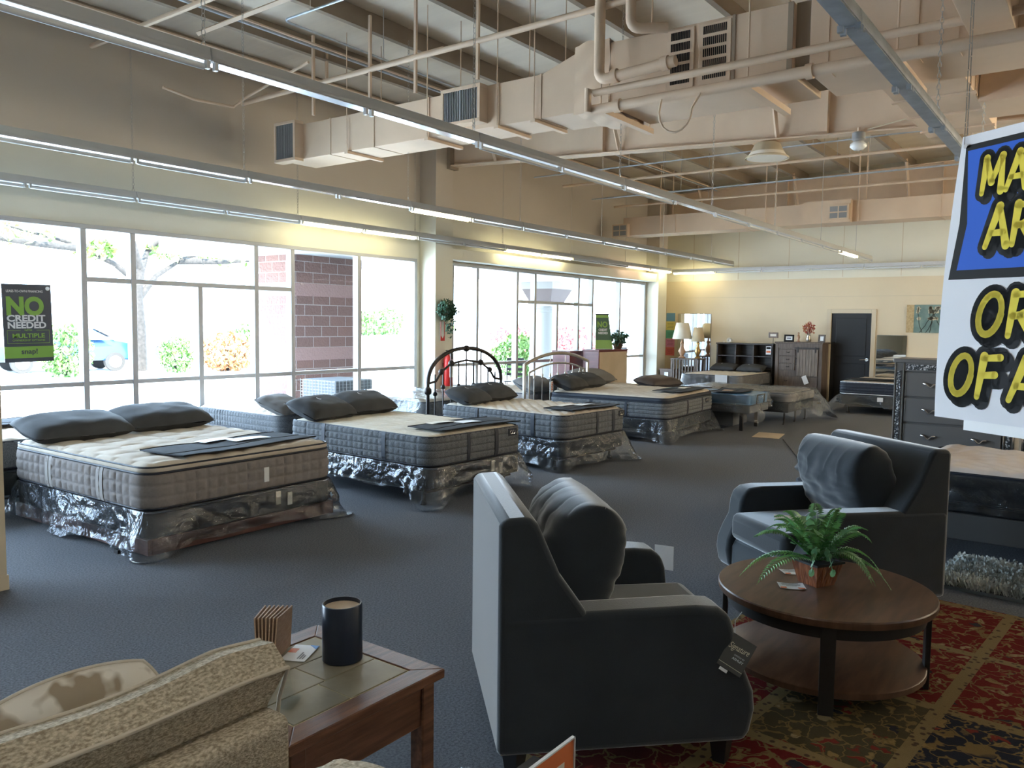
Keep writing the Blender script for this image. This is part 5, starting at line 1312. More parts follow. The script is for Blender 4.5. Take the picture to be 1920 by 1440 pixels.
# display stand below the frame with the leaflet holder
cs = thing('display_stand', 'small black display stand carrying the orange leaflet', 'stand', (1.24,.86,0))
MB().box(-.20,-.13,.62,.20,.13,.64).done('top', M['blackwood'], cs); MB().box(-.03,-.03,.02,.03,.03,.62).done('pole', M['blackwood'], cs); MB().box(-.16,-.12,0,.16,.12,.02).done('base', M['blackwood'], cs)
lh = thing('leaflet_holder', 'orange leaflet in a clear slanted holder at the bottom edge', 'leaflet', (1.255,.835,.641), 0)
p0, p1 = Vector((1.341,.822,.78)), Vector((1.196,.818,.78))
def sheet(y, m, nm, par, dz=0, s=1.):
    return MB().prism([(-.10,.0),(.086,.0),(.086,.139+dz),(-.10,.139+dz)], y-.001, y+.001, 'y').done(nm, m, par)
sheet(-.010, M['orange'], 'leaflet', lh, -.004)
MB().box(-.10,-.0135,.135,.088,-.0065,.1385).box(.0845,-.0135,0,.088,-.0065,.1385).done('clear_edge', M['tube_off'], lh)
MB().box(-.02,-.0122,.03,.05,-.0112,.10).done('photo', M['paper_warm'], lh)
MB().quad((-.10,-.05,.002),(.086,-.05,.002),(.086,.04,.002),(-.10,.04,.002)).done('foot', M['acrylic'], lh)
pk = thing('wrapped_pack', 'crumpled clear pack beside the orange leaflet at the bottom edge', 'bag', (1.125,.925,.641))
leav = MB(); leav.gridm(lambda u, v: (.045*math.cos(6.283*u)*math.sin(math.pi*(.05+.9*v))*(1+.25*noise.noise(Vector((u*8,v*6,1)))), .045*math.sin(6.283*u)*math.sin(math.pi*(.05+.9*v))*(1+.25*noise.noise(Vector((u*8,v*6,4)))), .065-.065*math.cos(math.pi*v)), 24, 14, wu=True)
leav.done('wrapper', M['film_heavy'], pk, smooth=50); MB().box(-.025,-.025,.004,.025,.025,.10).done('contents', M['cabinet_grey'], pk)
# bed at the right edge
x, y, w, l = 6.98, .16, 1.40, 1.96
t = thing('bed_frame', 'dark grey bed frame with tall side rail at the right edge', 'bed frame', (x,y,0), 0, 'bed bases')
for s in (-1,1): MB().box(s*w/2-.02,-l/2,.16,s*w/2+.02,l/2,.34).done('side_rail', mat('rail_grey', (.06,.058,.056), .7), t, bevel=.006)
MB().box(-w/2+.02,-l/2,.2,w/2-.02,l/2,.30).done('slat_deck', M['black_fab'], t)
for sx in (-1,1):
    for yy in (-l/2+.1,l/2-.1): MB().box(sx*(w/2-.05)-.03,yy-.03,0,sx*(w/2-.05)+.03,yy+.03,.2).done('leg', M['blackwood'], t)
mattress('mattress wrapped in clear film on the grey frame at the right edge', (x,y,0), 0, w-.02, l, .40, .62, 'black_fab', 'pinkfilm', quilt=.002, tuft=.016, tcell=.16, style='scroll', trim='navy', dome=.03)
boxspring('low box spring between film wrapped mattress and grey frame', (x,y,0), 0, w-.14, l-.06, .302, .398, 71, hem=.0, flare=.0, corner=0)
t = thing('plastic_sheet', 'clear film round the mattress at the right edge', 'plastic sheet', (x,y,0))
out, P = rrect(w, l+.02, .10); drape(out, P, .37, .60, 73, .012, .02, off=.012, m='film', par=t, name='film_sides', corner=.02)
# ------------------------------------------------------------------ furniture at the back, signs, lamps
# dark grey dresser with glitter panels
dx, dy0, dy1 = 8.0, .62, 1.578
t = thing('dresser', 'dark grey dresser with glitter trim and curved silver handles', 'dresser', (0,0,0))
D = M['dresser']
MB().box(dx+.02,dy0,0,dx+.46,dy1,1.30).done('carcass', D, t)
MB().box(dx-.012,dy0-.012,1.30,dx+.47,dy1+.012,1.335).done('top', D, t, bevel=.006)
for y0, y1 in ((dy0,dy0+.085),(dy1-.085,dy1)):
    MB().box(dx-.002,y0,.06,dx+.02,y1,1.30).done('post', D, t, bevel=.003); MB().box(dx-.008,y0+.028,.08,dx+.0,y1-.022,1.225).done('glitter_strip', M['glitter'], t)
    MB().box(dx-.010,y0+.004,.06,dx+.0,y0+.012,1.30).done('silver_edge', M['silver'], t); MB().box(dx-.010,y1-.012,.06,dx+.0,y1-.004,1.30).done('silver_edge', M['silver'], t)
MB().box(dx-.002,dy0+.085,1.225,dx+.02,dy1-.085,1.30).done('frieze', D, t); MB().box(dx-.008,dy0+.095,1.238,dx,dy1-.095,1.285).done('glitter_strip', M['glitter'], t)
for i in range(5):
    z1 = 1.215-i*.232; z0 = z1-.215
    d = MB().box(dx-.006,dy0+.095,max(z0,.08),dx+.02,dy1-.095,z1).done('drawer', D, t, bevel=.004)
    MB().box(dx-.009,dy1-.103,z0,dx+.0,dy1-.097,z1).done('silver_edge', M['silver'], d)
    for yc in (dy0+.26,dy1-.30):
        zc = (z0+z1)/2
        h = MB().tube([(dx-.006,yc+.055,zc+.012),(dx-.022,yc+.05,zc+.012),(dx-.026,yc+.028,zc+.006),(dx-.026,yc+.008,zc-.018),(dx-.026,yc-.012,zc-.018),(dx-.026,yc-.03,zc+.006),(dx-.022,yc-.05,zc+.008),(dx-.006,yc-.055,zc+.008)], [.010,.010,.008,.0085,.0085,.008,.010,.010], 8)
        h.done('handle', M['silver'], d, smooth=60)
t2 = thing('headboard', 'dark panel headboard with silver edged glitter post at the right edge', 'headboard', (0,0,0))
MB().box(8.0,-.9,0,8.08,.55,1.10).done('panel', D, t2); MB().box(7.985,.49,.05,8.0,.56,1.15).done('glitter_strip', M['glitter'], t2)
for yy in (.485,.56): MB().box(7.98,yy-.006,.05,8.0,yy+.006,1.15).done('silver_edge', M['silver'], t2)
lb = thing('ottoman', 'pale grey padded bench top showing just above the far armchair', 'bench', (6.75,1.72,0), 0)
MB().box(-.3,-.22,.10,.3,.24,.42).done('body', M['adj'], lb, bevel=.02)
cushion(.62,.50,.16,M['pillow_grey'],lb,'cushion',(0,.01,.50),e=6,wrinkle=.003)
for sx in (-1,1):
    for sy in (-1,1): MB().box(sx*.24-.02,sy*.18-.02,0,sx*.24+.02,sy*.18+.02,.10).done('leg', M['blackwood'], lb)
# barn door chest
cx, y0, y1, H = 17.56, 4.875, 5.865, 1.30
t = thing('barn_door_chest', 'grey brown chest with small drawers and a sliding plank door', 'chest', (0,0,0))
G = M['greywash']
MB().box(cx+.02,y0+.02,.08,cx+.50,y1-.02,H-.03).done('carcass', G, t)
MB().box(cx-.02,y0-.02,H-.035,cx+.52,y1+.02,H).done('top', G, t, bevel=.006)
for a, c in ((y0,y0+.07),(y1-.07,y1)): MB().box(cx-.004,a,0,cx+.03,c,H-.035).done('post', G, t, bevel=.004)
MB().box(cx,y0+.07,.05,cx+.03,y1-.07,.13).done('plinth', G, t); MB().box(cx,y0+.07,H-.13,cx+.03,y1-.07,H-.035).done('frieze', G, t)
ym_ = 5.42
for i in range(3):
    z1 = H-.16-i*.155; d = MB().box(cx-.002,ym_+.02,z1-.135,cx+.03,y1-.08,z1).done('drawer', G, t, bevel=.006)
    MB().tube([(cx-.002,ym_+.20,z1-.055),(cx-.018,ym_+.19,z1-.065),(cx-.018,ym_+.15,z1-.065),(cx-.002,ym_+.14,z1-.055)], .006, 6).done('pull', M['iron'], d)
for i in range(2):
    z1 = .56-i*.23; d = MB().box(cx-.002,y0+.08,z1-.21,cx+.03,y1-.08,z1).done('drawer', G, t, bevel=.006)
    for yy in (5.15,5.62): MB().tube([(cx-.002,yy+.03,z1-.09),(cx-.018,yy+.02,z1-.10),(cx-.018,yy-.02,z1-.10),(cx-.002,yy-.03,z1-.09)], .006, 6).done('pull', M['iron'], d)
dd = MB()
for i in range(7): dd.box(cx-.024,y0+.085+i*.062,.58,cx-.004,y0+.143+i*.062,H-.155)
dd = dd.done('sliding_door', mat('greywash_pale', (.16,.125,.10), .6, col2=(.26,.21,.17), ns=5, nd=5, stretch=(9,9,.8)), t, bevel=.003)
MB().tube([(cx-.03,ym_-.02,.82),(cx-.045,ym_-.02,.84),(cx-.045,ym_-.02,.94),(cx-.03,ym_-.02,.96)], .006, 6).done('pull', M['iron'], dd)
MB().box(cx-.03,y0+.06,H-.135,cx-.018,y1-.42,H-.115).done('rail', M['iron'], t)
for yy in (y0+.13,ym_-.05): MB().box(cx-.036,yy-.012,H-.22,cx-.028,yy+.012,H-.10).done('roller_strap', M['iron'], t)
tg = MB().box(-.003,-.05,-.09,.003,.05,.09).done('price_tag', M['paper']); place(tg, (cx-.035,5.20,.50), rot=(R(-24),R(6),0)); tag(tg, 'white tag tilted on the front of the barn door chest', 'tag')
# things on the chest
def photo(label, loc, rz, w, h, fm, pm, nm='photo_frame'):
    t = thing(nm, label, 'photo frame', loc, rz)
    f = .035; lean = Matrix.Rotation(R(9),4,'Y')
    q = MB(); q.M = lean
    for a in ((-w/2,0,w/2,f),(-w/2,h-f,w/2,h),(-w/2,f,-w/2+f,h-f),(w/2-f,f,w/2,h-f)): q.box(-.012,a[0],a[1],.008,a[2],a[3])
    q.done('frame', fm, t, bevel=.003, seg=1)
    q = MB(); q.M = lean; q.box(-.004,-w/2+f,f,.002,w/2-f,h-f); q.done('mat_board', M['paper'], t)
    q = MB(); q.M = lean; q.box(-.006,-w/2+f+.03,f+.03,-.004,w/2-f-.03,h-f-.03); q.done('picture', pm, t)
    q = MB(); q.tube([(h*.15,0,h*.8),(.10,0,.0)], .006, 5); q.done('easel_leg', M['ink'], t)
    return t
photo('black photo frame with a dark picture on the barn door chest', (cx+.12,5.62,H), 4, .21, .155, M['ink'], mat('photo_dark', (.10,.09,.13), .4, col2=(.5,.48,.5), ns=18))
photo('grey photo frame with a white picture at the right end of the chest', (cx+.14,4.94,H), -6, .15, .165, M['greywash'], M['paper'])
ps = thing('sign_on_stand', 'small framed sign on a metal stand between bookcase bed and chest', 'sign', (17.74,5.98,1.247))
MB().tube([(0,0,0),(0,0,.14)], .005, 6).lathe([(.04,0),(.04,.006)], 14).done('stand', M['iron'], ps)
MB().box(-.012,-.105,.13,.012,.105,.25).done('frame', M['walnut'], ps, bevel=.006); MB().box(-.014,-.065,.165,-.012,.065,.215).done('card', M['paper_warm'], ps)
fg = thing('figurine', 'small reddish brown figurine on the chest beside the flower vase', 'figurine', (cx+.12,5.42,H))
MB().lathe([(.05,0),(.05,.01)], 16).done('base', M['burgundy'], fg)
MB().lathe([(.03,.01),(.02,.05),(.035,.10),(.025,.14),(.012,.155),(.022,.175),(.018,.20),(.004,.212)], 14).done('figure', M['lampbase'], fg, smooth=60)
vs_ = thing('flower_vase', 'glass vase of dark red flowers on the barn door chest', 'vase', (cx+.14,5.21,H))
MB().lathe([(.035,0),(.055,.04),(.05,.10),(.035,.14),(.042,.16)], 18).done('vase', M['pewter'], vs_, smooth=60)
fm = [mat('petal_red', (.38,.06,.05), .6), mat('petal_rust', (.50,.18,.08), .6)]
for i in range(2): leaves((0,0,.30), (.13,.13,.12), 90, .026, 70+i, None, .1).done('blossom', fm[i], vs_)
q = MB()
for i in range(7): q.tube([(0,0,.12),(.09*math.cos(i*.9),.09*math.sin(i*.9),.33)], .003, 4)
q.done('stems', M['bark'], vs_)
# bookcase headboard bed
t = thing('bookcase_headboard', 'dark bookcase headboard with six open cubbies against the back wall', 'headboard', (0,0,0))
hx, h0, h1 = 17.72, 5.975, 7.27
B = mat('bookcase_wood', (.042,.034,.030), .5, col2=(.075,.06,.052), ns=4, nd=5, stretch=(9,1,9))
MB().box(hx+.30,h0,.1,hx+.32,h1,1.22).done('back_panel', B, t)
for yy in (h0,h0+.425,h1-.46,h1-.03): MB().box(hx,yy,.05,hx+.30,yy+.03,1.215).done('upright', B, t)
for zz in (.66,.945): MB().box(hx+.01,h0+.03,zz,hx+.30,h1-.03,zz+.022).done('shelf', B, t)
MB().box(hx-.015,h0-.015,1.215,hx+.33,h1+.015,1.247).done('top', B, t, bevel=.005)
MB().box(hx,h0+.03,.05,hx+.30,h1-.03,.64).done('lower_panel', B, t)
x, y, w, l = 16.75, 6.62, 1.30, 1.85
o = mattress('grey film wrapped mattress in front of the bookcase headboard', (x,y,0), -90, w, l, .38, .62, 'taupe', 'cream', quilt=.003, tuft=.010, tcell=.15)
boxspring('film wrapped box spring in front of the bookcase headboard', (x,y,0), -90, w, l, .17, .375, 81, hem=.05)
metal_frame('metal frame in front of the bookcase headboard', (x,y,0), -90, w, l, .165)
tt = thing('plastic_sheet', 'clear film round the mattress of the bookcase bed', 'plastic sheet', (x,y,0), -90); out, P = rrect(w, l, .13); drape(out, P, .40, .622, 83, .02, .03, off=.014, m='film_heavy', par=tt, name='film_sides', corner=.03)
pillow('charcoal pillow before the bookcase headboard, left one', (17.42,6.95,.705), (R(14),0,R(-90)), .60,.38,.15, seed=31, logo=True)
pillow('charcoal pillow before the bookcase headboard, right one', (17.42,6.33,.705), (R(14),0,R(-90)), .60,.38,.15, seed=33, logo=True)
pp = MB().box(-.002,-.13,-.13,.002,.13,.13).done('price_sheet', M['paper']); place(pp, (15.785,6.36,.50), rot=(0,R(-4),0)); tag(pp, 'white price sheet hanging at the foot of the bookcase bed', 'sign')
pp = MB().prism([(-.055,-.09),(.055,-.09),(.055,.09),(-.055,.09)], -.002, .002, 'x').done('price_tag', M['paper']); place(pp, (17.69,6.06,1.10), rot=(0,R(4),R(3))); tag(pp, 'pink and white price tag on the right end of the bookcase headboard', 'tag')
MB().box(-.0045,-.045,.03,-.0022,.045,.075).done('header_band', M['ink'], pp); MB().box(-.0045,-.045,-.05,-.0022,.045,-.01).done('print', M['orange'], pp)
sh = thing('shell_ornament', 'white seashell ornament on top of the bookcase headboard', 'ornament', (17.86,7.0,1.247))
q = MB(); n = 40
q.tube([(0, .03+.05*(i/n)*math.cos(i*.42), .05+.045*(i/n)*math.sin(i*.42)) for i in range(n)], [.006+.030*(i/n) for i in range(n)], 10); q.done('shell', M['ivory'], sh, smooth=60)
q = MB().ball((0,.16,.014),.02,8).done('pebble', M['ivory'], sh)
# mirrors
def mirror(label, y0, y1, z0, z1, turn=0, off=.003):
    t = thing('wall_mirror', label, 'mirror', (XB-off,(y0+y1)/2,z0), turn); h = (y1-y0)/2; H_ = z1-z0
    MB().box(-.018,-h,0,-.004,h,H_).done('glass', M['mirror'], t); MB().box(-.004,-h-.006,-.006,-.001,h+.006,H_+.006).done('backing', M['cabinet_grey'], t); return t
mirror('tall frameless mirror on the back wall behind the table lamps', 7.62, 8.42, .55, 1.90, 6, .045)
mirror('small frameless mirror on the back wall to the right of the black door', 3.385, 3.95, .60, 1.47)
# lamps on a slatted crate table
t = thing('crate_table', 'grey slatted crate table carrying two table lamps', 'side table', (17.2,7.72,0))
for sx in (-1,1):
    for sy in (-1,1): MB().box(sx*.22-.02,sy*.30-.02,0,sx*.22+.02,sy*.30+.02,.86).done('post', G, t)
MB().box(-.25,-.33,.86,.25,.33,.885).done('top', G, t); MB().box(-.24,-.32,.30,.24,.32,.32).done('shelf', G, t)
for i in range(8): MB().box(-.235,-.27+i*.072,.32,-.22,-.235+i*.072,.86).done('slat', G, t)
def lamp(label, loc, m1, m2, s, sr):
    t = thing('table_lamp', label, 'lamp', loc)
    MB().lathe([(.06*s,0),(.07*s,.015),(.03*s,.05),(.05*s,.10),(.075*s,.16),(.04*s,.24),(.028*s,.30),(.045*s,.34),(.02*s,.38),(.01,.40*s+.02)], 20).done('base', m1, t, smooth=60)
    z = .36*s+.02
    MB().lathe([(sr,z),(sr*.62,z+.32*s)], 28, closed=False).done('lamp_shade', m2, t, smooth=60, solid=.004)
    MB().tube([(0,0,.36),(0,0,z+.33*s)], .006, 6).done('rod', M['brass'], t)
lamp('table lamp with a wide white shade on the crate table', (17.15,7.86,.885), M['lampbase'], M['shade'], 1.15, .22)
lamp('table lamp with a small tan shade and brass base on the crate table', (17.2,7.50,.885), M['brass'], M['shade2'], 1.0, .15)
nt_ = thing('nightstand', 'dark low nightstand under the left edge of the tall mirror', 'side table', (17.35,8.25,0))
MB().box(-.2,-.14,0,.2,.14,.60).done('carcass', M['walnut'], nt_); MB().box(-.22,-.16,.60,.22,.16,.625).done('top', M['walnut'], nt_)
for zz in (.12,.36):
    d = MB().box(-.21,-.12,zz,-.2,.12,zz+.2).done('drawer', M['walnut'], nt_); MB().ball((-.22,0,zz+.1),.012,8).done('knob', M['brass'], d)
nc = MB().box(-.002,-.05,0,.002,.05,.13).done('price_card', M['paper']); place(nc, (17.12,8.22,.42), rot=(0,0,0)); tag(nc, 'white card stuck on the low nightstand by the window corner', 'card')
# picture, coloured paper signs
pt = thing('wall_painting', 'canvas painting of pale blossoms on blue green with a tan left edge', 'painting', (0,0,0))
MB().box(XB-.04,2.55,1.535,XB-.002,3.265,2.10).done('canvas', mat('teal_canvas', (.12,.20,.19), .7, col2=(.20,.29,.26), ns=5), pt)
MB().box(XB-.041,3.265,1.535,XB-.002,3.405,2.10).done('tan_band', mat('band_tan', (.42,.30,.14), .7, col2=(.55,.41,.22), ns=30), pt)
br = MB(); bl = []; r9 = random.Random(4)
for i in range(7):
    y, z = r9.uniform(2.6,3.15), 1.54; p = [(XB-.043,y,z)]; s = r9.uniform(-.06,.06)
    for k in range(7):
        y += s+r9.uniform(-.03,.03); z += .07
        if 2.57 < y < 3.25: p.append((XB-.043,y,z))
    if len(p) > 2:
        br.tube(p, .005, 4)
        bl += [p[-1], p[len(p)//2], p[-2]]
br.done('branches', mat('twig_dark', (.03,.03,.025), .8), pt)
bb_ = MB()
for (x, y, z) in bl:
    for k in range(5):
        a = k*1.26+r9.random(); bb_.f([bb_.v((x-.002,y+.022*math.cos(a)+.022*math.cos(q),z+.022*math.sin(a)+.018*math.sin(q))) for q in [2*math.pi*j/8 for j in range(8)]])
bb_.done('blossoms', mat('petal_cream', (.62,.58,.42), .7), pt)
for i, (nm, c) in enumerate((('blue',(.16,.36,.58)),('yellow',(.75,.66,.20)),('green',(.14,.50,.36)),('pink',(.75,.28,.46)),('red',(.72,.16,.14)))):
    z1 = 1.925-i*.208
    o = thing('paper_sign', f'{nm} paper sign in the column of five on the back wall', 'sign', (XB-.004,8.655,z1-.1), 0, 'coloured paper signs')
    MB().box(-.002,-.115,-.1,.0,.115,.1).done('sheet', paper_mat('paper_'+nm, c), o)
    if i:
        q = MB()
        for k in range(4): q.box(-.0035,-.08+.01*(k%2),.045-k*.032,-.002,.08-.012*(k%3),.057-k*.032)
        q.done('print', paper_mat('print_'+nm, tuple(v*.55 for v in c)), o)
# red dressers by the second window
def reddresser(label, x0, x1, y0, y1, h, back):
    t = thing('red_dresser', label, 'dresser', (0,0,0)); m = M['burgundy']
    MB().box(x0,y0,.06,x1,y1,h-.03).done('carcass', m, t, bevel=.004); MB().box(x0-.015,y0-.015,h-.03,x1+.015,y1+.015,h).done('top', m, t, bevel=.006)
    for xx in (x0+.04,x1-.04):
        for yy in (y0+.04,y1-.04): MB().box(xx-.03,yy-.03,0,xx+.03,yy+.03,.06).done('foot', m, t)
    if back: MB().box(x0+.02,y0-.008,.1,x1-.02,y0,h-.045).done('back_board', M['cardboard'], t)
    return t
reddresser('red brown dresser with its plain board back facing the room', 13.02, 14.12, 7.62, 7.96, 1.15, True)
reddresser('lower red brown dresser beside the one with the board back', 12.78, 13.40, 8.10, 8.48, 1.12, False)
pp = thing('potted_plant', 'bushy dark potted plant standing on the red brown dresser', 'plant', (13.98,7.76,1.15))
MB().lathe([(.07,0),(.10,.08),(.11,.11)], 18).done('pot', M['walnut'], pp, smooth=50)
leaves((0,0,.19), (.24,.18,.15), 260, .045, 91, None, .1).done('foliage', M['ivy'], pp)
# posters
def fit(s, hgt, wid, m, par, loc, rot, name='lettering', bold=0.):
    o = text(s, hgt/.72, m, par, loc, rot, name, bold); xs = [v.co.x for v in o.data.vertices]; k = wid/(max(xs)-min(xs)); c = (max(xs)+min(xs))/2
    for v in o.data.vertices: v.co.x = (v.co.x-c)*k
    return o
def poster(t, w, h):
    MB().box(-w/2,-.003,0,w/2,.003,h).done('sheet', M['p_navy'], t)
    MB().box(-w/2,-.0045,h*.051,w/2,-.003,h*.20).done('green_band', M['p_green'], t)
    rx = (R(90),0,0); y = -.0048
    fit('LEASE-TO-OWN FINANCING', h*.030, w*.74, M['p_white'], t, (-.02,y,h*.895), rx, 'small_lettering', .012)
    fit('NO', h*.222, w*.76, M['p_green'], t, (-.02,y,h*.614), rx, 'lettering', .05)
    fit('CREDIT', h*.082, w*.78, M['p_white'], t, (-.015,y,h*.524), rx, 'lettering', .035)
    fit('NEEDED', h*.080, w*.78, M['p_white'], t, (-.01,y,h*.436), rx, 'lettering', .035)
    fit('WITH', h*.022, w*.16, M['p_green'], t, (-.005,y,h*.398), rx, 'small_lettering', .02)
    fit('MULTIPLE', h*.056, w*.66, M['p_green'], t, (0,y,h*.312), rx, 'lettering', .025)
    fit('OWNERSHIP OPTIONS', h*.024, w*.66, M['p_green'], t, (0,y,h*.268), rx, 'small_lettering', .01)
    fit('snap!', h*.066, w*.33, M['p_navy'], t, (0,y-.0008,h*.105), rx, 'lettering', .02)
    q = MB(); 
    for a in ((-.43,.238,.43,.243),(-.43,.238,-.424,.41),(.424,.238,.43,.41),(-.43,.405,-.16,.41),(.16,.405,.43,.41)): q.box(a[0]*w,-.0042,a[1]*h,a[2]*w,-.003,a[3]*h)
    q.done('border_line', M['p_green'], t)
po = thing('financing_poster', 'navy and green NO CREDIT NEEDED poster on the window at the left edge', 'poster', (3.675,8.74,1.165), 0, rot=(0,R(-1),0))
poster(po, .46, .775)
MB().lathe([(.018,0),(.02,.008),(.008,.016)], 16).done('suction_cup', M['tube_off'], po)
cup = [q for q in po.children if q.name.startswith('suction')][0] if po.children else None
bpy.context.view_layer.update()
for q in bpy.data.objects:
    if q.name.startswith('suction_cup'): q.location = (.195,-.004,.735); q.rotation_euler = (R(90),0,0)
p2 = thing('standing_poster', 'narrow curled NO CREDIT NEEDED banner standing on the red brown dresser', 'poster', (13.62,7.88,1.151), 0, rot=(R(-5),0,R(-38)))
MB().prism([(-.16,0),(.20,0),(.12,.66),(-.14,.66)], -.003, .003, 'y').done('sheet', M['p_green'], p2)
MB().prism([(-.155,.17),(.175,.17),(.125,.60),(-.142,.60)], -.0045, -.003, 'y').done('dark_field', mat('banner_green', (.035,.10,.055), .5), p2)
text('NO', .15, M['p_green'], p2, (-.01,-.0055,.42), (R(90),0,0), 'lettering', .04, sx=.9)
text('CREDIT', .062, M['p_white'], p2, (0,-.0055,.345), (R(90),0,0), 'lettering', .03, sx=.85)
text('NEEDED', .062, M['p_white'], p2, (0,-.0055,.285), (R(90),0,0), 'lettering', .03, sx=.85)
MB().box(-.15,-.006,.655,.13,.006,.68).done('top_clip', M['p_navy'], p2)
# ivy, arrow sign, extinguisher on the pillar
iv = thing('hanging_ivy', 'clump of trailing ivy hanging high on the pillar between the windows', 'plant', (9.60,8.36,1.68))
leaves((0,0,.13), (.19,.10,.17), 420, .034, 95, None, .2).done('foliage', M['ivy'], iv)
q = leaves((.06,-.02,-.10), (.12,.06,.20), 90, .028, 96, None, .1); leaves((.2,0,.1), (.10,.05,.06), 30, .026, 97, q, 0); q.done('trailing_leaves', M['ivy'], iv)
MB().lathe([(.05,0),(.07,.08)], 14, (0,.04,0)).done('pot', M['walnut'], iv)
ar = thing('extinguisher_sign', 'white and red arrow sign above the fire extinguisher on the pillar', 'sign', (9.60,8.455,1.33))
MB().box(-.055,-.006,0,.055,.002,.30).done('plate', M['paper'], ar)
for xx in (-.050,.038): MB().box(xx,-.008,.07,xx+.012,-.006,.30).done('red_stripe', M['red'], ar)
MB().prism([(-.05,.0),(.05,.0),(.05,.10),(0,.035),(-.05,.10)], -.008, -.006, 'y').done('arrow', M['red'], ar)
fe = thing('fire_extinguisher', 'red fire extinguisher hanging on the pillar below the arrow sign', 'fire extinguisher', (9.66,8.385,.62))
MB().lathe([(.062,0),(.07,.015),(.07,.40),(.055,.45),(.025,.48),(.022,.51)], 22).done('cylinder', M['red'], fe, smooth=50)
MB().box(-.02,-.05,.51,.02,.06,.535).box(-.015,-.07,.55,.015,.04,.565).done('handle', M['ink'], fe)
MB().tube([(.02,0,.52),(.10,0,.50),(.105,0,.35),(.085,-.02,.22)], .011, 8).done('hose', M['rubber'], fe, smooth=60)
MB().box(-.04,-.0725,.14,.04,-.068,.32).done('instruction_label', M['paper'], fe)
MB().box(-.03,.06,.3,.03,.085,.36).done('bracket', M['iron'], fe)
# cardboard on the floor, floor cable
cb = MB().box(-.30,-.19,.001,.30,.19,.006).done('cardboard_sheet', M['cardboard']); place(cb, (11.9,4.03,0), 10); tag(cb, 'flat cardboard sheet on the carpet in front of the adjustable bed', 'cardboard')
pipe('floor_cable', 'thin black cable along the carpet past the cardboard sheet', [(11.6,3.72,.006),(10.2,3.1,.006),(8.6,2.45,.006),(7.0,2.05,.006)], .006, M['rubber'], 5, 'cable')
# the big hanging sign, seen obliquely
P0 = Vector((2.498,.385,1.361)); dv = Vector((math.cos(R(-125.15)), math.sin(R(-125.15)), 0)); nn = Vector((dv.y,-dv.x,0))   # nn points to the camera side
sg = thing('hanging_sign', 'big white paper sign with yellow and black letters hung at the right edge', 'sign')
sg.matrix_world = Matrix(((dv.x,-nn.x,0,P0.x),(dv.y,-nn.y,0,P0.y),(0,0,1,0),(0,0,0,1)))
SW = .62
def edge_l(z): return 0 + .047*((z-1.361)/.749)**1.6 - .008*math.sin((z-1.361)/.749*math.pi)
def bow(u, z): return .010*math.sin((z-1.3)*5)*(1-u/SW)
q = MB()
q.gridm(lambda a, b: (edge_l(1.361+.749*b)+(SW-edge_l(1.361+.749*b))*a, bow(a*SW,0)*0, 1.361+.749*b), 10, 16)
q.done('sheet', M['white_sign'], sg, solid=.001)
y1_, y2_, y3_, y4_ = -.0012, -.0018, -.0024, -.0032
def flat(poly, y, m, nm): return MB().prism(poly, y-.0003, y+.0003, 'y').done(nm, m, sg)
flat([(.024,1.735),(SW-.02,1.728),(SW-.03,2.085),(.060,2.085),(.051,1.882)], y1_, M['ink'], 'black_panel')
flat([(.050,1.759),(SW-.045,1.752),(SW-.05,2.070),(.067,2.070),(.076,1.88)], y2_, M['sign_blue'], 'blue_panel')
rx = (R(90),0,0)
GL = {'M': ([[(.10,.02),(.16,.97)],[(.16,.97),(.42,.30)],[(.42,.30),(.74,.97)],[(.74,.97),(.80,.02)]], .92),
 'A': ([[(.05,.02),(.40,.97)],[(.40,.97),(.74,.02)],[(.20,.34),(.60,.34)]], .82),
 'R': ([[(.10,.02),(.16,.96)],[(.16,.93),(.46,.94),(.62,.78),(.56,.58),(.36,.48),(.16,.46)],[(.34,.46),(.70,.03)]], .80),
 'O': ([[(.42+.31*math.cos(q)+.05*math.sin(q), .5+.46*math.sin(q)) for q in [2*math.pi*i/20 for i in range(21)]]], .88),
 'F': ([[(.10,.02),(.18,.96)],[(.18,.92),(.66,.95)],[(.15,.52),(.56,.55)]], .76)}
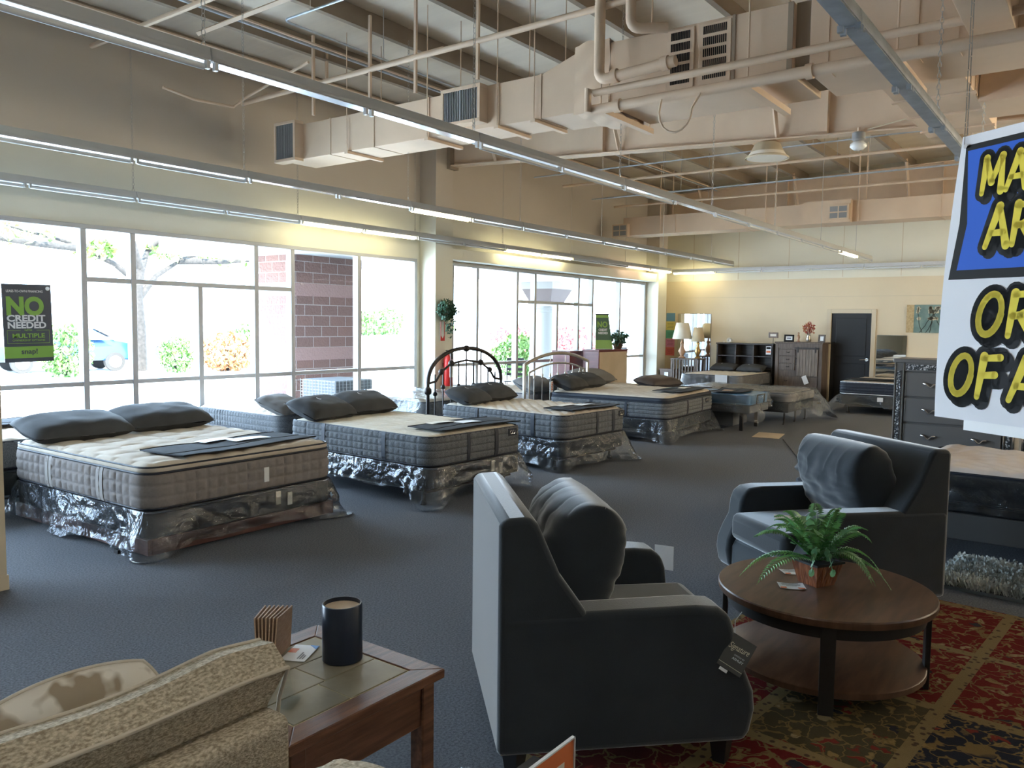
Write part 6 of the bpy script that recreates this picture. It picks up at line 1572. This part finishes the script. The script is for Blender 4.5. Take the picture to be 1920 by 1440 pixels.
def stroke(mb, pts, w0, w1, y):
    n = len(pts)
    ws = [w0+(w1-w0)*i/max(1,n-1) for i in range(n)]
    for (x, z), w in zip(pts, ws): mb.f([mb.v((x+w*math.cos(t), y, z+w*math.sin(t))) for t in [2*math.pi*i/14 for i in range(14)]])
    for (a, c, wa, wc) in zip(pts, pts[1:], ws, ws[1:]):
        d = Vector((c[0]-a[0], 0, c[1]-a[1]))
        if d.length < 1e-6: continue
        p = Vector((-d.z,0,d.x)).normalized()
        mb.quad((a[0]+p.x*wa,y,a[1]+p.z*wa),(c[0]+p.x*wc,y,c[1]+p.z*wc),(c[0]-p.x*wc,y,c[1]-p.z*wc),(a[0]-p.x*wa,y,a[1]-p.z*wa))
def word(s, x, z, hgt, wid, slant=.10):
    for ch in s:
        if ch == ' ': x += hgt*.22*wid; continue
        st, adv = GL[ch]
        for nm, m, y, grow in (('letter_shadow', M['ink'], y3_, .148), ('letter', M['sign_yellow'], y4_, 0)):
            b = MB()
            for p in st:
                pts = [((x + (px+slant*pz)*hgt*wid), z+pz*hgt) for px, pz in p]
                vert = abs(p[0][1]-p[-1][1]) > .5
                stroke(b, pts, hgt*(.074+grow), hgt*((.112 if vert else .086)+grow), y)
                if grow: stroke(b, [(q[0]+.012, q[1]-.010) for q in pts], hgt*(.062+grow), hgt*(.085+grow), y)
            bmesh.ops.recalc_face_normals(b.bm, faces=b.bm.faces); b.done(nm, m, sg)
        x += adv*hgt*wid*1.02
word('MA', .108, 1.950, .092, .86); word('AR', .130, 1.812, .104, .84)
word('OR', .112, 1.585, .112, .92); word('OF A', .036, 1.425, .112, .88)
q = MB().box(.097,-.0008,1.335,SW-.1,.0008,1.362).done('paper_strip', M['paper'], sg)
for a in (.056,.50):
    q = MB()
    for i in range(80):
        z = 2.095+i*.034; k = .004 if i % 2 else 0; m_ = .004-k
        q.tube([(a-k,-m_,z-.016),(a-k,-m_,z+.016),(a+k,m_,z+.016),(a+k,m_,z-.016)], .0016, 4, closed=True)
    q.done('chain', M['chain'], sg)
MB().lathe([(.006,0),(.006,.003)], 10).done('eyelet', M['silver'], sg)
for o in bpy.data.objects:
    if o.name == 'eyelet': o.location = (.062,-.004,2.083); o.rotation_euler = (R(90),0,0)
